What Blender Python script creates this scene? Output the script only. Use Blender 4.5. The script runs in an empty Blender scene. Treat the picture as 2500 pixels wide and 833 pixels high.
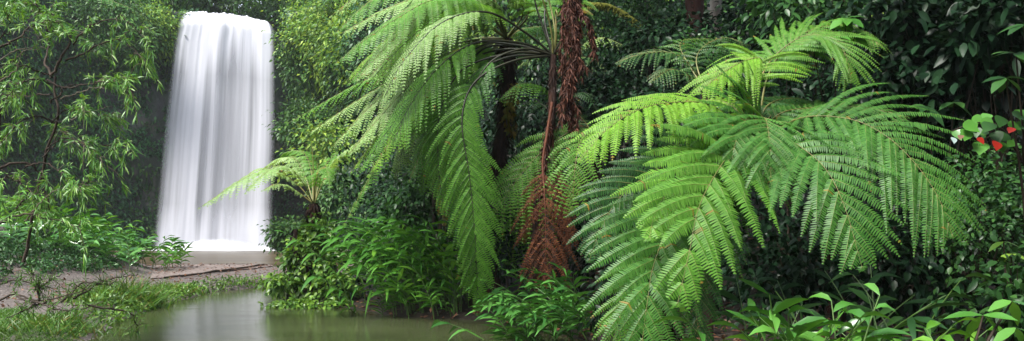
import bpy, math
import numpy as np
from mathutils import Vector

SC = bpy.context.scene
COL = SC.collection
PI = math.pi
F = 1785.0; CX = 1250.0; HY = 555.0; EYE = 1.7
UP = np.array([0, 0, 1.0])


def R(seed):
    return np.random.RandomState(seed)


def at(px, py, Y):
    return np.array([(px - CX) / F * Y, Y, EYE - (py - HY) / F * Y])


def nrm(v):
    v = np.asarray(v, float)
    return v / np.maximum(np.linalg.norm(v, axis=-1, keepdims=True), 1e-9)


# ------------------------------------------------------------------ noise
def _h(ix, iy, iz, s):
    n = (ix * 374761393 + iy * 668265263 + iz * 2147483647 + s * 1274126177) & 0xFFFFFFFF
    n = ((n ^ (n >> 13)) * 1274126177) & 0xFFFFFFFF
    n = (n ^ (n >> 16)) & 0xFFFFFFFF
    return n / 4294967295.0


def vnoise(x, y, z=0.0, seed=0):
    x, y, z = np.broadcast_arrays(np.asarray(x, float), np.asarray(y, float), np.asarray(z, float))
    ix, iy, iz = np.floor(x).astype(np.int64), np.floor(y).astype(np.int64), np.floor(z).astype(np.int64)
    fx, fy, fz = x - ix, y - iy, z - iz
    fx, fy, fz = [f * f * (3 - 2 * f) for f in (fx, fy, fz)]
    out = 0
    for a in (0, 1):
        for b in (0, 1):
            for c in (0, 1):
                w = (fx if a else 1 - fx) * (fy if b else 1 - fy) * (fz if c else 1 - fz)
                out = out + w * _h(ix + a, iy + b, iz + c, seed)
    return out


def fbm(x, y, z=0.0, seed=0, o=4):
    t, a, s = 0, 0.5, 0
    for k in range(o):
        t = t + a * vnoise(np.asarray(x) * 2 ** k, np.asarray(y) * 2 ** k, np.asarray(z) * 2 ** k, seed + k)
        s += a; a *= 0.5
    return t / s


def sstep(a, b, x):
    t = np.clip((np.asarray(x, float) - a) / (b - a), 0, 1)
    return t * t * (3 - 2 * t)


# ------------------------------------------------------------------ mesh collecting
class MB:
    """collects quads in numpy and links them as one mesh object"""
    def __init__(s):
        s.v = []; s.q = []; s.m = []; s.n = 0; s.uv = None

    def add(s, v, q, m=0):
        v = np.asarray(v, np.float32).reshape(-1, 3); q = np.asarray(q, np.int64).reshape(-1, 4)
        s.v.append(v); s.q.append(q + s.n); s.m.append(np.full(len(q), m, np.int32)); s.n += len(v)

    def grid(s, pts, m=0, wrap=False):
        pts = np.asarray(pts)
        a, b = pts.shape[:2]
        idx = np.arange(a * b).reshape(a, b)
        if wrap:
            idx = np.concatenate([idx, idx[:, :1]], 1)
        q = np.stack([idx[:-1, :-1], idx[:-1, 1:], idx[1:, 1:], idx[1:, :-1]], -1).reshape(-1, 4)
        s.add(pts.reshape(-1, 3), q, m)

    def tube(s, pts, rad, n=7, m=0):
        pts = np.asarray(pts, float)
        rad = np.broadcast_to(np.asarray(rad, float), (len(pts),))
        t = nrm(np.gradient(pts, axis=0))
        ref = np.array([1.0, 0, 0]) if abs(t[:, 0]).mean() < 0.8 else UP
        a = nrm(np.cross(t, ref)); b = np.cross(t, a)
        th = np.linspace(0, 2 * PI, n, endpoint=False)
        ring = pts[:, None] + rad[:, None, None] * (np.cos(th)[None, :, None] * a[:, None] + np.sin(th)[None, :, None] * b[:, None])
        s.grid(ring, m, wrap=True)

    def leaves(s, P, D, N, L, W, sec=((0, .05), (.3, .9), (.6, .8), (1, .03)), bend=0.25, fold=0.25, m=0, flat=False):
        """batch of leaves: base P, direction D, face normal N, length L, half width W"""
        P = np.asarray(P, float); n = len(P)
        if n == 0:
            return
        D = nrm(D); N = np.asarray(N, float) - (np.asarray(N) * D).sum(-1, keepdims=True) * D; N = nrm(N)
        S = np.cross(D, N)
        L = np.broadcast_to(np.asarray(L, float), (n,))[:, None]; W = np.broadcast_to(np.asarray(W, float), (n,))[:, None]
        bend = np.broadcast_to(np.asarray(bend, float), (n,))[:, None]
        rows = []
        for t, w in sec:
            c = P + D * L * t - UP * (bend * L * t * t)
            if flat:
                rows.append(np.stack([c - S * W * w, c + S * W * w], 1))
            else:
                rows.append(np.stack([c - S * W * w + N * (fold * W * w), c, c + S * W * w + N * (fold * W * w)], 1))
        v = np.stack(rows, 1)                       # n, sec, k, 3
        ns, k = v.shape[1:3]
        idx = np.arange(ns * k).reshape(ns, k)
        q = np.stack([idx[:-1, :-1], idx[:-1, 1:], idx[1:, 1:], idx[1:, :-1]], -1).reshape(-1, 4)
        q = (np.arange(n)[:, None, None] * (ns * k) + q[None]).reshape(-1, 4)
        s.add(v.reshape(-1, 3), q, m)

    def build(s, name, mats, parent=None, origin=(0, 0, 0), smooth=True):
        v = np.concatenate(s.v); q = np.concatenate(s.q); mi = np.concatenate(s.m)
        v = v - np.asarray(origin, np.float32)
        me = bpy.data.meshes.new(name)
        me.vertices.add(len(v)); me.vertices.foreach_set('co', v.astype(np.float32).ravel())
        me.loops.add(q.size); me.loops.foreach_set('vertex_index', q.astype(np.int32).ravel())
        me.polygons.add(len(q)); me.polygons.foreach_set('loop_start', np.arange(0, q.size, 4, dtype=np.int32))
        for mt in (mats if isinstance(mats, (list, tuple)) else [mats]):
            me.materials.append(mt)
        me.polygons.foreach_set('material_index', mi)
        me.polygons.foreach_set('use_smooth', np.full(len(q), smooth, dtype=bool))
        if s.uv is not None:
            u = me.uv_layers.new(name='flow')
            u.data.foreach_set('uv', s.uv[q.ravel()].astype(np.float32).ravel())
        me.update(calc_edges=True)
        o = bpy.data.objects.new(name, me)
        COL.objects.link(o)
        if parent is not None:
            o.parent = parent
        else:
            o.location = origin
        return o


def tag(o, label=None, cat=None, group=None, kind=None):
    for k, v in (('label', label), ('category', cat), ('group', group), ('kind', kind)):
        if v:
            o[k] = v
    return o


def thing(name, loc, label, cat, group=None):
    o = bpy.data.objects.new(name, None)
    o.empty_display_size = 0.2
    COL.objects.link(o); o.location = [float(c) for c in loc]
    return tag(o, label, cat, group)


def curve(ctrl, n=40):
    """Catmull-Rom through points, resampled evenly"""
    c = np.asarray(ctrl, float)
    if len(c) == 2:
        return c[0] + (c[1] - c[0]) * np.linspace(0, 1, n)[:, None]
    p = np.vstack([2 * c[0] - c[1], c, 2 * c[-1] - c[-2]])
    out = []
    for i in range(1, len(p) - 2):
        t = np.linspace(0, 1, 24, endpoint=False)[:, None]
        a, b, d, e = p[i - 1], p[i], p[i + 1], p[i + 2]
        out.append(0.5 * (2 * b + (d - a) * t + (2 * a - 5 * b + 4 * d - e) * t ** 2 + (3 * b - a - 3 * d + e) * t ** 3))
    out.append(c[-1][None])
    q = np.vstack(out)
    s = np.r_[0, np.cumsum(np.linalg.norm(np.diff(q, axis=0), axis=1))]
    u = np.linspace(0, s[-1], n)
    return np.stack([np.interp(u, s, q[:, k]) for k in range(3)], 1)


# ------------------------------------------------------------------ materials
def newmat(name):
    m = bpy.data.materials.new(name); m.use_nodes = True
    nt = m.node_tree; nt.nodes.clear()
    out = nt.nodes.new('ShaderNodeOutputMaterial')
    return m, nt, out


def nd(nt, t, **kw):
    n = nt.nodes.new(t)
    for k, v in kw.items():
        if k in n.inputs:
            n.inputs[k].default_value = v
        else:
            setattr(n, k, v)
    return n


def ramp(nt, fac, stops):
    r = nt.nodes.new('ShaderNodeValToRGB')
    el = r.color_ramp.elements
    while len(el) < len(stops):
        el.new(0.5)
    for e, (p, c) in zip(el, stops):
        e.position = p; e.color = (*c, 1)
    nt.links.new(fac, r.inputs['Fac'])
    return r.outputs['Color']


def leafmat(name, stops, rough=0.35, trans=0.25, spec=0.5, patch=0.5, pscale=1.5, tint=(1.25, 1.15, 0.5), tstr=1.0):
    m, nt, out = newmat(name)
    L = nt.links.new
    g = nd(nt, 'ShaderNodeNewGeometry')
    c = ramp(nt, g.outputs['Random Per Island'], stops)
    tc = nd(nt, 'ShaderNodeTexCoord')
    nz = nd(nt, 'ShaderNodeTexNoise', Scale=pscale, Detail=3.0)
    L(tc.outputs['Object'], nz.inputs['Vector'])
    mr = nd(nt, 'ShaderNodeMapRange')
    mr.inputs['From Min'].default_value = 0.3; mr.inputs['From Max'].default_value = 0.7
    mr.inputs['To Min'].default_value = 1 - patch; mr.inputs['To Max'].default_value = 1 + patch * 0.6
    L(nz.outputs['Fac'], mr.inputs['Value'])
    mul = nd(nt, 'ShaderNodeVectorMath', operation='SCALE')
    L(c, mul.inputs[0]); L(mr.outputs['Result'], mul.inputs['Scale'])
    pb = nd(nt, 'ShaderNodeBsdfPrincipled', Roughness=rough)
    pb.inputs['Specular IOR Level'].default_value = spec
    L(mul.outputs[0], pb.inputs['Base Color'])
    tv = nd(nt, 'ShaderNodeVectorMath', operation='MULTIPLY')
    tv.inputs[1].default_value = [t * tstr for t in tint]
    L(mul.outputs[0], tv.inputs[0])
    tr = nd(nt, 'ShaderNodeBsdfTranslucent')
    L(tv.outputs[0], tr.inputs['Color'])
    mx = nd(nt, 'ShaderNodeMixShader'); mx.inputs[0].default_value = trans
    L(pb.outputs[0], mx.inputs[1]); L(tr.outputs[0], mx.inputs[2])
    L(mx.outputs[0], out.inputs['Surface'])
    return m


def rockmat(name, stops, scale=3.0, rough=0.8, bump=0.5, stretch=(1, 1, 1), spec=0.3, dist=0.05):
    m, nt, out = newmat(name)
    L = nt.links.new
    tc = nd(nt, 'ShaderNodeTexCoord')
    mp = nd(nt, 'ShaderNodeMapping'); mp.inputs['Scale'].default_value = stretch
    L(tc.outputs['Object'], mp.inputs['Vector'])
    nz = nd(nt, 'ShaderNodeTexNoise', Scale=scale, Detail=8.0, Roughness=0.65)
    L(mp.outputs[0], nz.inputs['Vector'])
    c = ramp(nt, nz.outputs['Fac'], stops)
    pb = nd(nt, 'ShaderNodeBsdfPrincipled', Roughness=rough)
    pb.inputs['Specular IOR Level'].default_value = spec
    L(c, pb.inputs['Base Color'])
    b = nd(nt, 'ShaderNodeBump', Strength=bump, Distance=dist)
    L(nz.outputs['Fac'], b.inputs['Height']); L(b.outputs[0], pb.inputs['Normal'])
    L(pb.outputs[0], out.inputs['Surface'])
    return m


G3 = lambda a, b, c: ((0.0, a), (0.5, b), (1.0, c))
M = {}
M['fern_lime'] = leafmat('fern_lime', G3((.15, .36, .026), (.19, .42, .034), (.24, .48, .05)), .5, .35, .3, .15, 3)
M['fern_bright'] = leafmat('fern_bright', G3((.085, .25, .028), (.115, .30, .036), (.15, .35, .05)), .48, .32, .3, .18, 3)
M['fern_lime2'] = leafmat('fern_light_layer', G3((.11, .30, .03), (.145, .35, .038), (.18, .40, .05)), .48, .32, .3, .15, 3)  # lighter copy for the upper frond, layer shading put into the colour
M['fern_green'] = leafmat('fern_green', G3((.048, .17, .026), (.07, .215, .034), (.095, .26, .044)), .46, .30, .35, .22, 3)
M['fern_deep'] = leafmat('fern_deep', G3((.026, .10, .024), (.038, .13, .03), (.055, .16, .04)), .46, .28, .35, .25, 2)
M['fern_pale'] = leafmat('fern_pale', G3((.23, .43, .11), (.31, .50, .16), (.40, .57, .24)), .5, .35, .35, .22, 2)  # whitish glare of the open sky on the centre fronds, put into colour
M['fern_brown'] = leafmat('fern_brown', G3((.06, .022, .010), (.11, .036, .015), (.20, .075, .03)), .75, .12, .2, .4, 3, (1.2, 1, .7))
M['fern_yellow'] = leafmat('fern_yellow', G3((.16, .20, .03), (.26, .22, .03), (.30, .17, .03)), .5, .3, .3, .3, 3)
M['dead_rope'] = leafmat('dead_rope', G3((.045, .016, .010), (.08, .026, .014), (.14, .052, .028)), .7, .06, .3, .4, 5, (1.2, 1, .7))
M['ginger'] = leafmat('ginger', G3((.045, .16, .026), (.08, .25, .038), (.14, .35, .055)), .27, .2, .5, .3, 2)
M['ginger_blue'] = leafmat('ginger_blue', G3((.038, .145, .032), (.068, .225, .044), (.12, .32, .062)), .20, .18, .8, .3, 2)
M['ginger_lime'] = leafmat('ginger_lime', G3((.09, .26, .024), (.14, .35, .036), (.20, .43, .055)), .26, .25, .5, .22, 3)
M['willow'] = leafmat('willow', G3((.07, .22, .042), (.125, .32, .052), (.25, .44, .07)), .36, .3, .5, .3, 1.5)
M['dark_leaf'] = leafmat('dark_leaf', G3((.006, .020, .009), (.010, .031, .013), (.019, .052, .020)), .36, .10, .15, .45, 1.0)  # near-black shade between the jungle plants put into the leaf colour
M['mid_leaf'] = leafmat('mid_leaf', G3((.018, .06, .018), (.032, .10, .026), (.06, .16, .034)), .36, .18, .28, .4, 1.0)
M['lime_leaf'] = leafmat('lime_leaf', G3((.055, .145, .022), (.105, .235, .032), (.22, .38, .05)), .36, .28, .45, .35, 1.5)
M['cliff_leaf'] = leafmat('cliff_leaf', G3((.026, .085, .022), (.05, .14, .030), (.10, .21, .036)), .45, .2, .3, .6, .22)
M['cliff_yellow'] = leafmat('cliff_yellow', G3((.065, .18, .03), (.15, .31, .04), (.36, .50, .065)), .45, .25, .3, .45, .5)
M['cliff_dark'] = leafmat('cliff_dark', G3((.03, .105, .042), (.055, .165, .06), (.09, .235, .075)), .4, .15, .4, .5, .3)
M['grass'] = leafmat('grass', G3((.05, .14, .025), (.085, .21, .033), (.15, .29, .045)), .4, .3, .4, .35, 1.2)
M['straw'] = leafmat('straw', G3((.12, .17, .03), (.20, .22, .05), (.26, .19, .07)), .5, .2, .3, .3, 2)
M['litter'] = leafmat('litter', G3((.07, .03, .018), (.14, .06, .03), (.20, .10, .05)), .5, .05, .3, .4, 2)
M['red_leaf'] = leafmat('red_leaf', G3((.30, .014, .010), (.34, .02, .012), (.36, .03, .015)), .35, .3, .5, .1, 3, (1.2, .6, .5))
M['white_leaf'] = leafmat('white_leaf', G3((.30, .42, .38), (.36, .48, .44), (.4, .5, .46)), .3, .1, .5, .1, 3, (1, 1, 1))
M['stalk'] = rockmat('stalk', ((.3, (.10, .13, .03)), (.6, (.22, .20, .06)), (.8, (.30, .19, .07))), 6, .45, .2, spec=.5)
M['stalk_dark'] = rockmat('stalk_dark', ((.3, (.018, .022, .012)), (.6, (.035, .035, .018)), (.8, (.07, .05, .025))), 6, .45, .2, spec=.5)
M['stalk_brown'] = rockmat('stalk_brown', ((.3, (.07, .022, .012)), (.7, (.17, .06, .03))), 8, .7, .3)
M['shoot'] = rockmat('shoot', ((.3, (.05, .12, .025)), (.7, (.10, .18, .04))), 5, .35, .1, spec=.5)
M['fern_trunk'] = rockmat('fern_trunk', ((.25, (.008, .006, .005)), (.5, (.028, .014, .010)), (.75, (.085, .034, .020))), 9, .9, 1.0, (1, 1, .25), dist=.04)
M['bark'] = rockmat('bark', ((.3, (.02, .014, .010)), (.6, (.06, .042, .03)), (.8, (.12, .09, .07))), 6, .8, .7, (1, 1, .3), dist=.03)
M['bark_red'] = rockmat('bark_red', ((.3, (.03, .012, .008)), (.6, (.09, .035, .022)), (.8, (.16, .08, .05))), 5, .8, .8, (1, 1, .25), dist=.03)
M['bark_pale'] = rockmat('bark_pale', ((.32, (.07, .055, .045)), (.48, (.20, .17, .14)), (.6, (.32, .30, .26)), (.72, (.16, .22, .14))), 3.0, .8, .5, (1, 1, .5), dist=.02)
M['twig'] = rockmat('twig', ((.3, (.06, .05, .035)), (.6, (.17, .14, .10)), (.8, (.30, .27, .20))), 4, .7, .3)
M['twig_dark'] = rockmat('twig_dark', ((.3, (.02, .015, .01)), (.7, (.07, .05, .035))), 4, .7, .3)
M['moss'] = rockmat('moss', ((.3, (.06, .08, .012)), (.7, (.22, .22, .03))), 14, .9, .6)
M['cliff'] = rockmat('cliff', ((.28, (.008, .009, .010)), (.44, (.04, .043, .042)), (.54, (.03, .055, .03)), (.64, (.12, .115, .10)), (.78, (.03, .08, .03))), .9, .5, .9, (1, 1, .35), .5, .3)


def ground_material():
    m, nt, out = newmat('ground')
    L = nt.links.new
    tc = nd(nt, 'ShaderNodeTexCoord')
    n1 = nd(nt, 'ShaderNodeTexNoise', Scale=0.5, Detail=6.0); L(tc.outputs['Object'], n1.inputs['Vector'])
    n2 = nd(nt, 'ShaderNodeTexNoise', Scale=22.0, Detail=4.0); L(tc.outputs['Object'], n2.inputs['Vector'])
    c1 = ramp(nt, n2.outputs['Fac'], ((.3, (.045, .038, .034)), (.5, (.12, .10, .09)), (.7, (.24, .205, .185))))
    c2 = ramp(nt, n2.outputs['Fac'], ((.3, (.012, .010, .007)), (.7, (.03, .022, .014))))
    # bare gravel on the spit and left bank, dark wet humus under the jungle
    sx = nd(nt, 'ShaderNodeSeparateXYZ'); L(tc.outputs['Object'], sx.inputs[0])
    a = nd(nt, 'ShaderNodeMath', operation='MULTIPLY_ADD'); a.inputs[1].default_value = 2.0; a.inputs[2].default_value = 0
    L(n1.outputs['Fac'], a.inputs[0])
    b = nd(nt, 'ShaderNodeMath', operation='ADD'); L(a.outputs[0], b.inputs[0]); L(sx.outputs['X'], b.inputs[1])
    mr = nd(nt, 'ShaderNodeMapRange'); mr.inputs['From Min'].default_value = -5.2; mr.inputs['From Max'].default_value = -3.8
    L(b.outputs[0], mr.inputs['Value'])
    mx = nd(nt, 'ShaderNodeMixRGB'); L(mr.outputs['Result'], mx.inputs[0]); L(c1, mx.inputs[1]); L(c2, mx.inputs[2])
    pb = nd(nt, 'ShaderNodeBsdfPrincipled', Roughness=.7); pb.inputs['Specular IOR Level'].default_value = .35
    L(mx.outputs[0], pb.inputs['Base Color'])
    bp = nd(nt, 'ShaderNodeBump', Strength=.7, Distance=.03); L(n2.outputs['Fac'], bp.inputs['Height']); L(bp.outputs[0], pb.inputs['Normal'])
    L(pb.outputs[0], out.inputs['Surface'])
    return m


def mat_material():
    m, nt, out = newmat('mesh_mat')
    L = nt.links.new
    tc = nd(nt, 'ShaderNodeTexCoord')
    w1 = nd(nt, 'ShaderNodeTexWave', Scale=2.6, Distortion=.6); w1.bands_direction = 'X'
    w2 = nd(nt, 'ShaderNodeTexWave', Scale=1.6, Distortion=.6); w2.bands_direction = 'Y'
    n = nd(nt, 'ShaderNodeTexNoise', Scale=5.0, Detail=8.0)
    for k in (w1, w2, n):
        L(tc.outputs['Object'], k.inputs['Vector'])
    mn = nd(nt, 'ShaderNodeMath', operation='MINIMUM'); L(w1.outputs['Fac'], mn.inputs[0]); L(w2.outputs['Fac'], mn.inputs[1])
    md = nd(nt, 'ShaderNodeMath', operation='MULTIPLY_ADD'); md.inputs[1].default_value = .45
    L(mn.outputs[0], md.inputs[0])
    h = nd(nt, 'ShaderNodeMath', operation='MULTIPLY'); h.inputs[1].default_value = .9
    L(n.outputs['Fac'], h.inputs[0]); L(h.outputs[0], md.inputs[2])
    c = ramp(nt, md.outputs[0], ((.25, (.055, .040, .034)), (.5, (.15, .115, .10)), (.85, (.27, .22, .20))))
    pb = nd(nt, 'ShaderNodeBsdfPrincipled', Roughness=.75); L(c, pb.inputs['Base Color'])
    bp = nd(nt, 'ShaderNodeBump', Strength=.5, Distance=.02); L(md.outputs[0], bp.inputs['Height']); L(bp.outputs[0], pb.inputs['Normal'])
    L(pb.outputs[0], out.inputs['Surface'])
    return m


def water_material():
    m, nt, out = newmat('murky_water')
    L = nt.links.new
    tc = nd(nt, 'ShaderNodeTexCoord')
    mp = nd(nt, 'ShaderNodeMapping'); mp.inputs['Scale'].default_value = (.35, 1.1, 1)
    L(tc.outputs['Object'], mp.inputs['Vector'])
    n = nd(nt, 'ShaderNodeTexNoise', Scale=1.1, Detail=3.0); L(mp.outputs[0], n.inputs['Vector'])
    n2 = nd(nt, 'ShaderNodeTexNoise', Scale=.12, Detail=2.0); L(tc.outputs['Object'], n2.inputs['Vector'])
    sx = nd(nt, 'ShaderNodeSeparateXYZ'); L(tc.outputs['Object'], sx.inputs[0])
    mr = nd(nt, 'ShaderNodeMapRange'); mr.inputs['From Min'].default_value = 18; mr.inputs['From Max'].default_value = 34
    L(sx.outputs['Y'], mr.inputs['Value'])
    c = ramp(nt, mr.outputs['Result'], ((0, (.050, .060, .026)), (1, (.088, .068, .038))))
    mp3 = nd(nt, 'ShaderNodeMapping'); mp3.inputs['Scale'].default_value = (.16, .55, 1); L(tc.outputs['Object'], mp3.inputs['Vector'])
    n3 = nd(nt, 'ShaderNodeTexNoise', Scale=1.0, Detail=4.0); L(mp3.outputs[0], n3.inputs['Vector'])
    m3 = nd(nt, 'ShaderNodeMapRange'); m3.inputs['From Min'].default_value = .3; m3.inputs['From Max'].default_value = .7
    m3.inputs['To Min'].default_value = .5; m3.inputs['To Max'].default_value = 1.3
    L(n3.outputs['Fac'], m3.inputs['Value'])
    sc3 = nd(nt, 'ShaderNodeVectorMath', operation='SCALE'); L(c, sc3.inputs[0]); L(m3.outputs['Result'], sc3.inputs['Scale']); c = sc3.outputs[0]
    pb = nd(nt, 'ShaderNodeBsdfPrincipled', Roughness=.13); pb.inputs['IOR'].default_value = 1.33
    L(c, pb.inputs['Base Color'])
    rg = nd(nt, 'ShaderNodeMapRange'); rg.inputs['From Min'].default_value = 21; rg.inputs['From Max'].default_value = 30
    rg.inputs['To Min'].default_value = .14; rg.inputs['To Max'].default_value = .3
    L(sx.outputs['Y'], rg.inputs['Value']); L(rg.outputs['Result'], pb.inputs['Roughness'])
    rs = nd(nt, 'ShaderNodeMapRange'); rs.inputs['From Min'].default_value = 21; rs.inputs['From Max'].default_value = 30
    rs.inputs['To Min'].default_value = .5; rs.inputs['To Max'].default_value = .12
    L(sx.outputs['Y'], rs.inputs['Value']); L(rs.outputs['Result'], pb.inputs['Specular IOR Level'])
    bp = nd(nt, 'ShaderNodeBump', Strength=.22, Distance=.05); L(n.outputs['Fac'], bp.inputs['Height']); L(bp.outputs[0], pb.inputs['Normal'])
    L(pb.outputs[0], out.inputs['Surface'])
    return m


def fall_material(name, su, seed, thin, gain):
    """silky falling water: dense white threads, thinner glassy gaps between"""
    m, nt, out = newmat(name)
    L = nt.links.new
    uv = nd(nt, 'ShaderNodeUVMap'); uv.uv_map = 'flow'
    mp = nd(nt, 'ShaderNodeMapping'); mp.inputs['Scale'].default_value = (su, .55, 1); mp.inputs['Location'].default_value = (seed, seed * .7, 0)
    L(uv.outputs[0], mp.inputs['Vector'])
    n = nd(nt, 'ShaderNodeTexNoise', Scale=1.0, Detail=3.0, Roughness=.5); L(mp.outputs[0], n.inputs['Vector'])
    mp2 = nd(nt, 'ShaderNodeMapping'); mp2.inputs['Scale'].default_value = (su * .33, .25, 1); mp2.inputs['Location'].default_value = (seed * 2.3, .4, 0)
    L(uv.outputs[0], mp2.inputs['Vector'])
    n2 = nd(nt, 'ShaderNodeTexNoise', Scale=1.0, Detail=1.0); L(mp2.outputs[0], n2.inputs['Vector'])
    ad = nd(nt, 'ShaderNodeMath', operation='ADD'); L(n.outputs['Fac'], ad.inputs[0]); L(n2.outputs['Fac'], ad.inputs[1])
    sx = nd(nt, 'ShaderNodeSeparateXYZ'); L(uv.outputs[0], sx.inputs[0])
    # denser near the lip and near the splash
    lip = nd(nt, 'ShaderNodeMapRange'); lip.inputs['From Min'].default_value = .26; lip.inputs['From Max'].default_value = 0.02
    lip.inputs['To Max'].default_value = .38
    L(sx.outputs['Y'], lip.inputs['Value'])
    sp = nd(nt, 'ShaderNodeMapRange'); sp.inputs['From Min'].default_value = .80; sp.inputs['From Max'].default_value = 1.0
    sp.inputs['To Max'].default_value = .35
    L(sx.outputs['Y'], sp.inputs['Value'])
    a1 = nd(nt, 'ShaderNodeMath', operation='ADD'); L(ad.outputs[0], a1.inputs[0]); L(lip.outputs['Result'], a1.inputs[1])
    a2 = nd(nt, 'ShaderNodeMath', operation='ADD'); L(a1.outputs[0], a2.inputs[0]); L(sp.outputs['Result'], a2.inputs[1])
    den = nd(nt, 'ShaderNodeMapRange'); den.interpolation_type = 'SMOOTHSTEP'
    den.inputs['From Min'].default_value = .72; den.inputs['From Max'].default_value = 1.22
    den.inputs['To Min'].default_value = thin; den.inputs['To Max'].default_value = gain
    L(a2.outputs[0], den.inputs['Value'])
    e1 = nd(nt, 'ShaderNodeMapRange'); e1.interpolation_type = 'SMOOTHSTEP'; e1.inputs['From Max'].default_value = .09
    L(sx.outputs['X'], e1.inputs['Value'])
    e2 = nd(nt, 'ShaderNodeMapRange'); e2.interpolation_type = 'SMOOTHSTEP'; e2.inputs['From Min'].default_value = 1.0; e2.inputs['From Max'].default_value = .94
    L(sx.outputs['X'], e2.inputs['Value'])
    p = nd(nt, 'ShaderNodeMath', operation='MULTIPLY'); L(e1.outputs['Result'], p.inputs[0]); L(e2.outputs['Result'], p.inputs[1])
    p2 = nd(nt, 'ShaderNodeMath', operation='MULTIPLY'); L(p.outputs[0], p2.inputs[0]); L(den.outputs['Result'], p2.inputs[1])
    df = nd(nt, 'ShaderNodeBsdfDiffuse'); df.inputs['Color'].default_value = (.66, .67, .725, 1)
    tl = nd(nt, 'ShaderNodeBsdfTranslucent'); tl.inputs['Color'].default_value = (.66, .67, .725, 1)
    mm = nd(nt, 'ShaderNodeMixShader'); mm.inputs[0].default_value = .25; L(df.outputs[0], mm.inputs[1]); L(tl.outputs[0], mm.inputs[2])
    tp = nd(nt, 'ShaderNodeBsdfTransparent')
    mx = nd(nt, 'ShaderNodeMixShader'); L(p2.outputs[0], mx.inputs[0]); L(tp.outputs[0], mx.inputs[1]); L(mm.outputs[0], mx.inputs[2])
    L(mx.outputs[0], out.inputs['Surface'])
    return m


def foam_material():
    m, nt, out = newmat('foam')
    L = nt.links.new
    uv = nd(nt, 'ShaderNodeUVMap'); uv.uv_map = 'flow'
    sx = nd(nt, 'ShaderNodeSeparateXYZ'); L(uv.outputs[0], sx.inputs[0])
    n = nd(nt, 'ShaderNodeTexNoise', Scale=9.0, Detail=4.0); L(uv.outputs[0], n.inputs['Vector'])
    a = nd(nt, 'ShaderNodeMath', operation='MULTIPLY_ADD'); a.inputs[1].default_value = .5; L(n.outputs['Fac'], a.inputs[0]); L(sx.outputs['Y'], a.inputs[2])
    mr = nd(nt, 'ShaderNodeMapRange'); mr.interpolation_type = 'SMOOTHSTEP'; mr.inputs['From Min'].default_value = 1.15; mr.inputs['From Max'].default_value = .45
    mr.inputs['To Max'].default_value = .96
    L(a.outputs[0], mr.inputs['Value'])
    df = nd(nt, 'ShaderNodeBsdfDiffuse'); df.inputs['Color'].default_value = (.74, .75, .79, 1)
    tp = nd(nt, 'ShaderNodeBsdfTransparent')
    mx = nd(nt, 'ShaderNodeMixShader'); L(mr.outputs['Result'], mx.inputs[0]); L(tp.outputs[0], mx.inputs[1]); L(df.outputs[0], mx.inputs[2])
    L(mx.outputs[0], out.inputs['Surface'])
    return m


# ------------------------------------------------------------------ terrain
def shore(px, py):
    D = EYE * F / (py - HY)
    return ((px - CX) / F * D, D)


POND = [(-5.2, 7.5)] + [shore(*p) for p in ((110, 870), (205, 833), (270, 795), (325, 770), (380, 750), (500, 716), (600, 704), (700, 694))] + \
       [(-5.6, 22.0)] + [shore(*p) for p in ((705, 745), (830, 752), (1000, 776), (1230, 788), (1350, 812), (1450, 834), (1540, 880))] + [(1.3, 7.5)]
POOL = [(-15.5, 28.6), (-12, 29.6), (-8.4, 28.8), (-6, 31), (-6.5, 42), (-10.5, 50), (-15, 59), (-27, 59), (-33, 53), (-36, 44), (-27, 36), (-19.5, 32)]
RIM = [(-70, 5), (-46, 22), (-39, 42), (-33, 53), (-27, 58.2), (-21, 58.8), (-16.2, 58.2), (-12.6, 54), (-9.6, 46), (-7, 41), (0, 37), (10, 35), (40, 34), (40, -200), (-70, -200)]


def sdist(poly, x, y):
    """signed distance to a polygon outline, positive inside"""
    poly = np.asarray(poly, float)
    x = np.asarray(x, float); y = np.asarray(y, float)
    d = np.full(x.shape, 1e9); ins = np.zeros(x.shape, bool)
    for i in range(len(poly)):
        a = poly[i]; b = poly[(i + 1) % len(poly)]
        e = b - a
        t = np.clip(((x - a[0]) * e[0] + (y - a[1]) * e[1]) / (e @ e), 0, 1)
        d = np.minimum(d, np.hypot(x - a[0] - t * e[0], y - a[1] - t * e[1]))
        c = ((a[1] > y) != (b[1] > y)) & (x < e[0] * (y - a[1]) / (e[1] if e[1] else 1e-9) + a[0])
        ins ^= c
    return np.where(ins, d, -d)


def gh(x, y):
    x = np.asarray(x, float); y = np.asarray(y, float)
    wob = (fbm(x * .9, y * .9, 0, 5) - .5) * .7
    sp = sdist(POND, x, y) + wob; so = sdist(POOL, x, y) + wob
    s = np.maximum(sp, so)                         # >0 inside water
    h = np.where(s > 0, np.maximum(-.9, -.45 * s), np.minimum(.2, -.28 * s))
    h = h + np.where(s < -.4, (fbm(x * .5, y * .5, 0, 9) - .5) * .12, 0)
    # jungle slope on the right
    q = (y - 13.5) * .55 + (x - 1.0) * .42
    q = np.where(x > -4, q, q - (-4 - x) * 2.5)
    h = h + .42 * np.maximum(0, np.minimum(q, 26)) * sstep(0, 3, q + 1)
    # left bank slope
    h = h + .30 * np.maximum(0, -x - 11.5 - np.maximum(0, (y - 24) * .6)) * sstep(8, 14, y + 6)
    # plateau above the cliff
    r = sdist(RIM, x, y)
    top = 18.2 + (fbm(x * .1, y * .1, 0, 3) - .5) * 3
    return np.where(r < -6.2, np.maximum(h, top), np.minimum(h, 17))


def axis(a, b, lo, hi, fine, coarse_n):
    core = np.arange(lo, hi, fine)
    l = lo - np.geomspace(1, lo - a + 1, coarse_n)[::-1] + 1
    r = hi + np.geomspace(1, b - hi + 1, coarse_n) - 1
    return np.unique(np.round(np.r_[l, core, r], 4))


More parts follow.
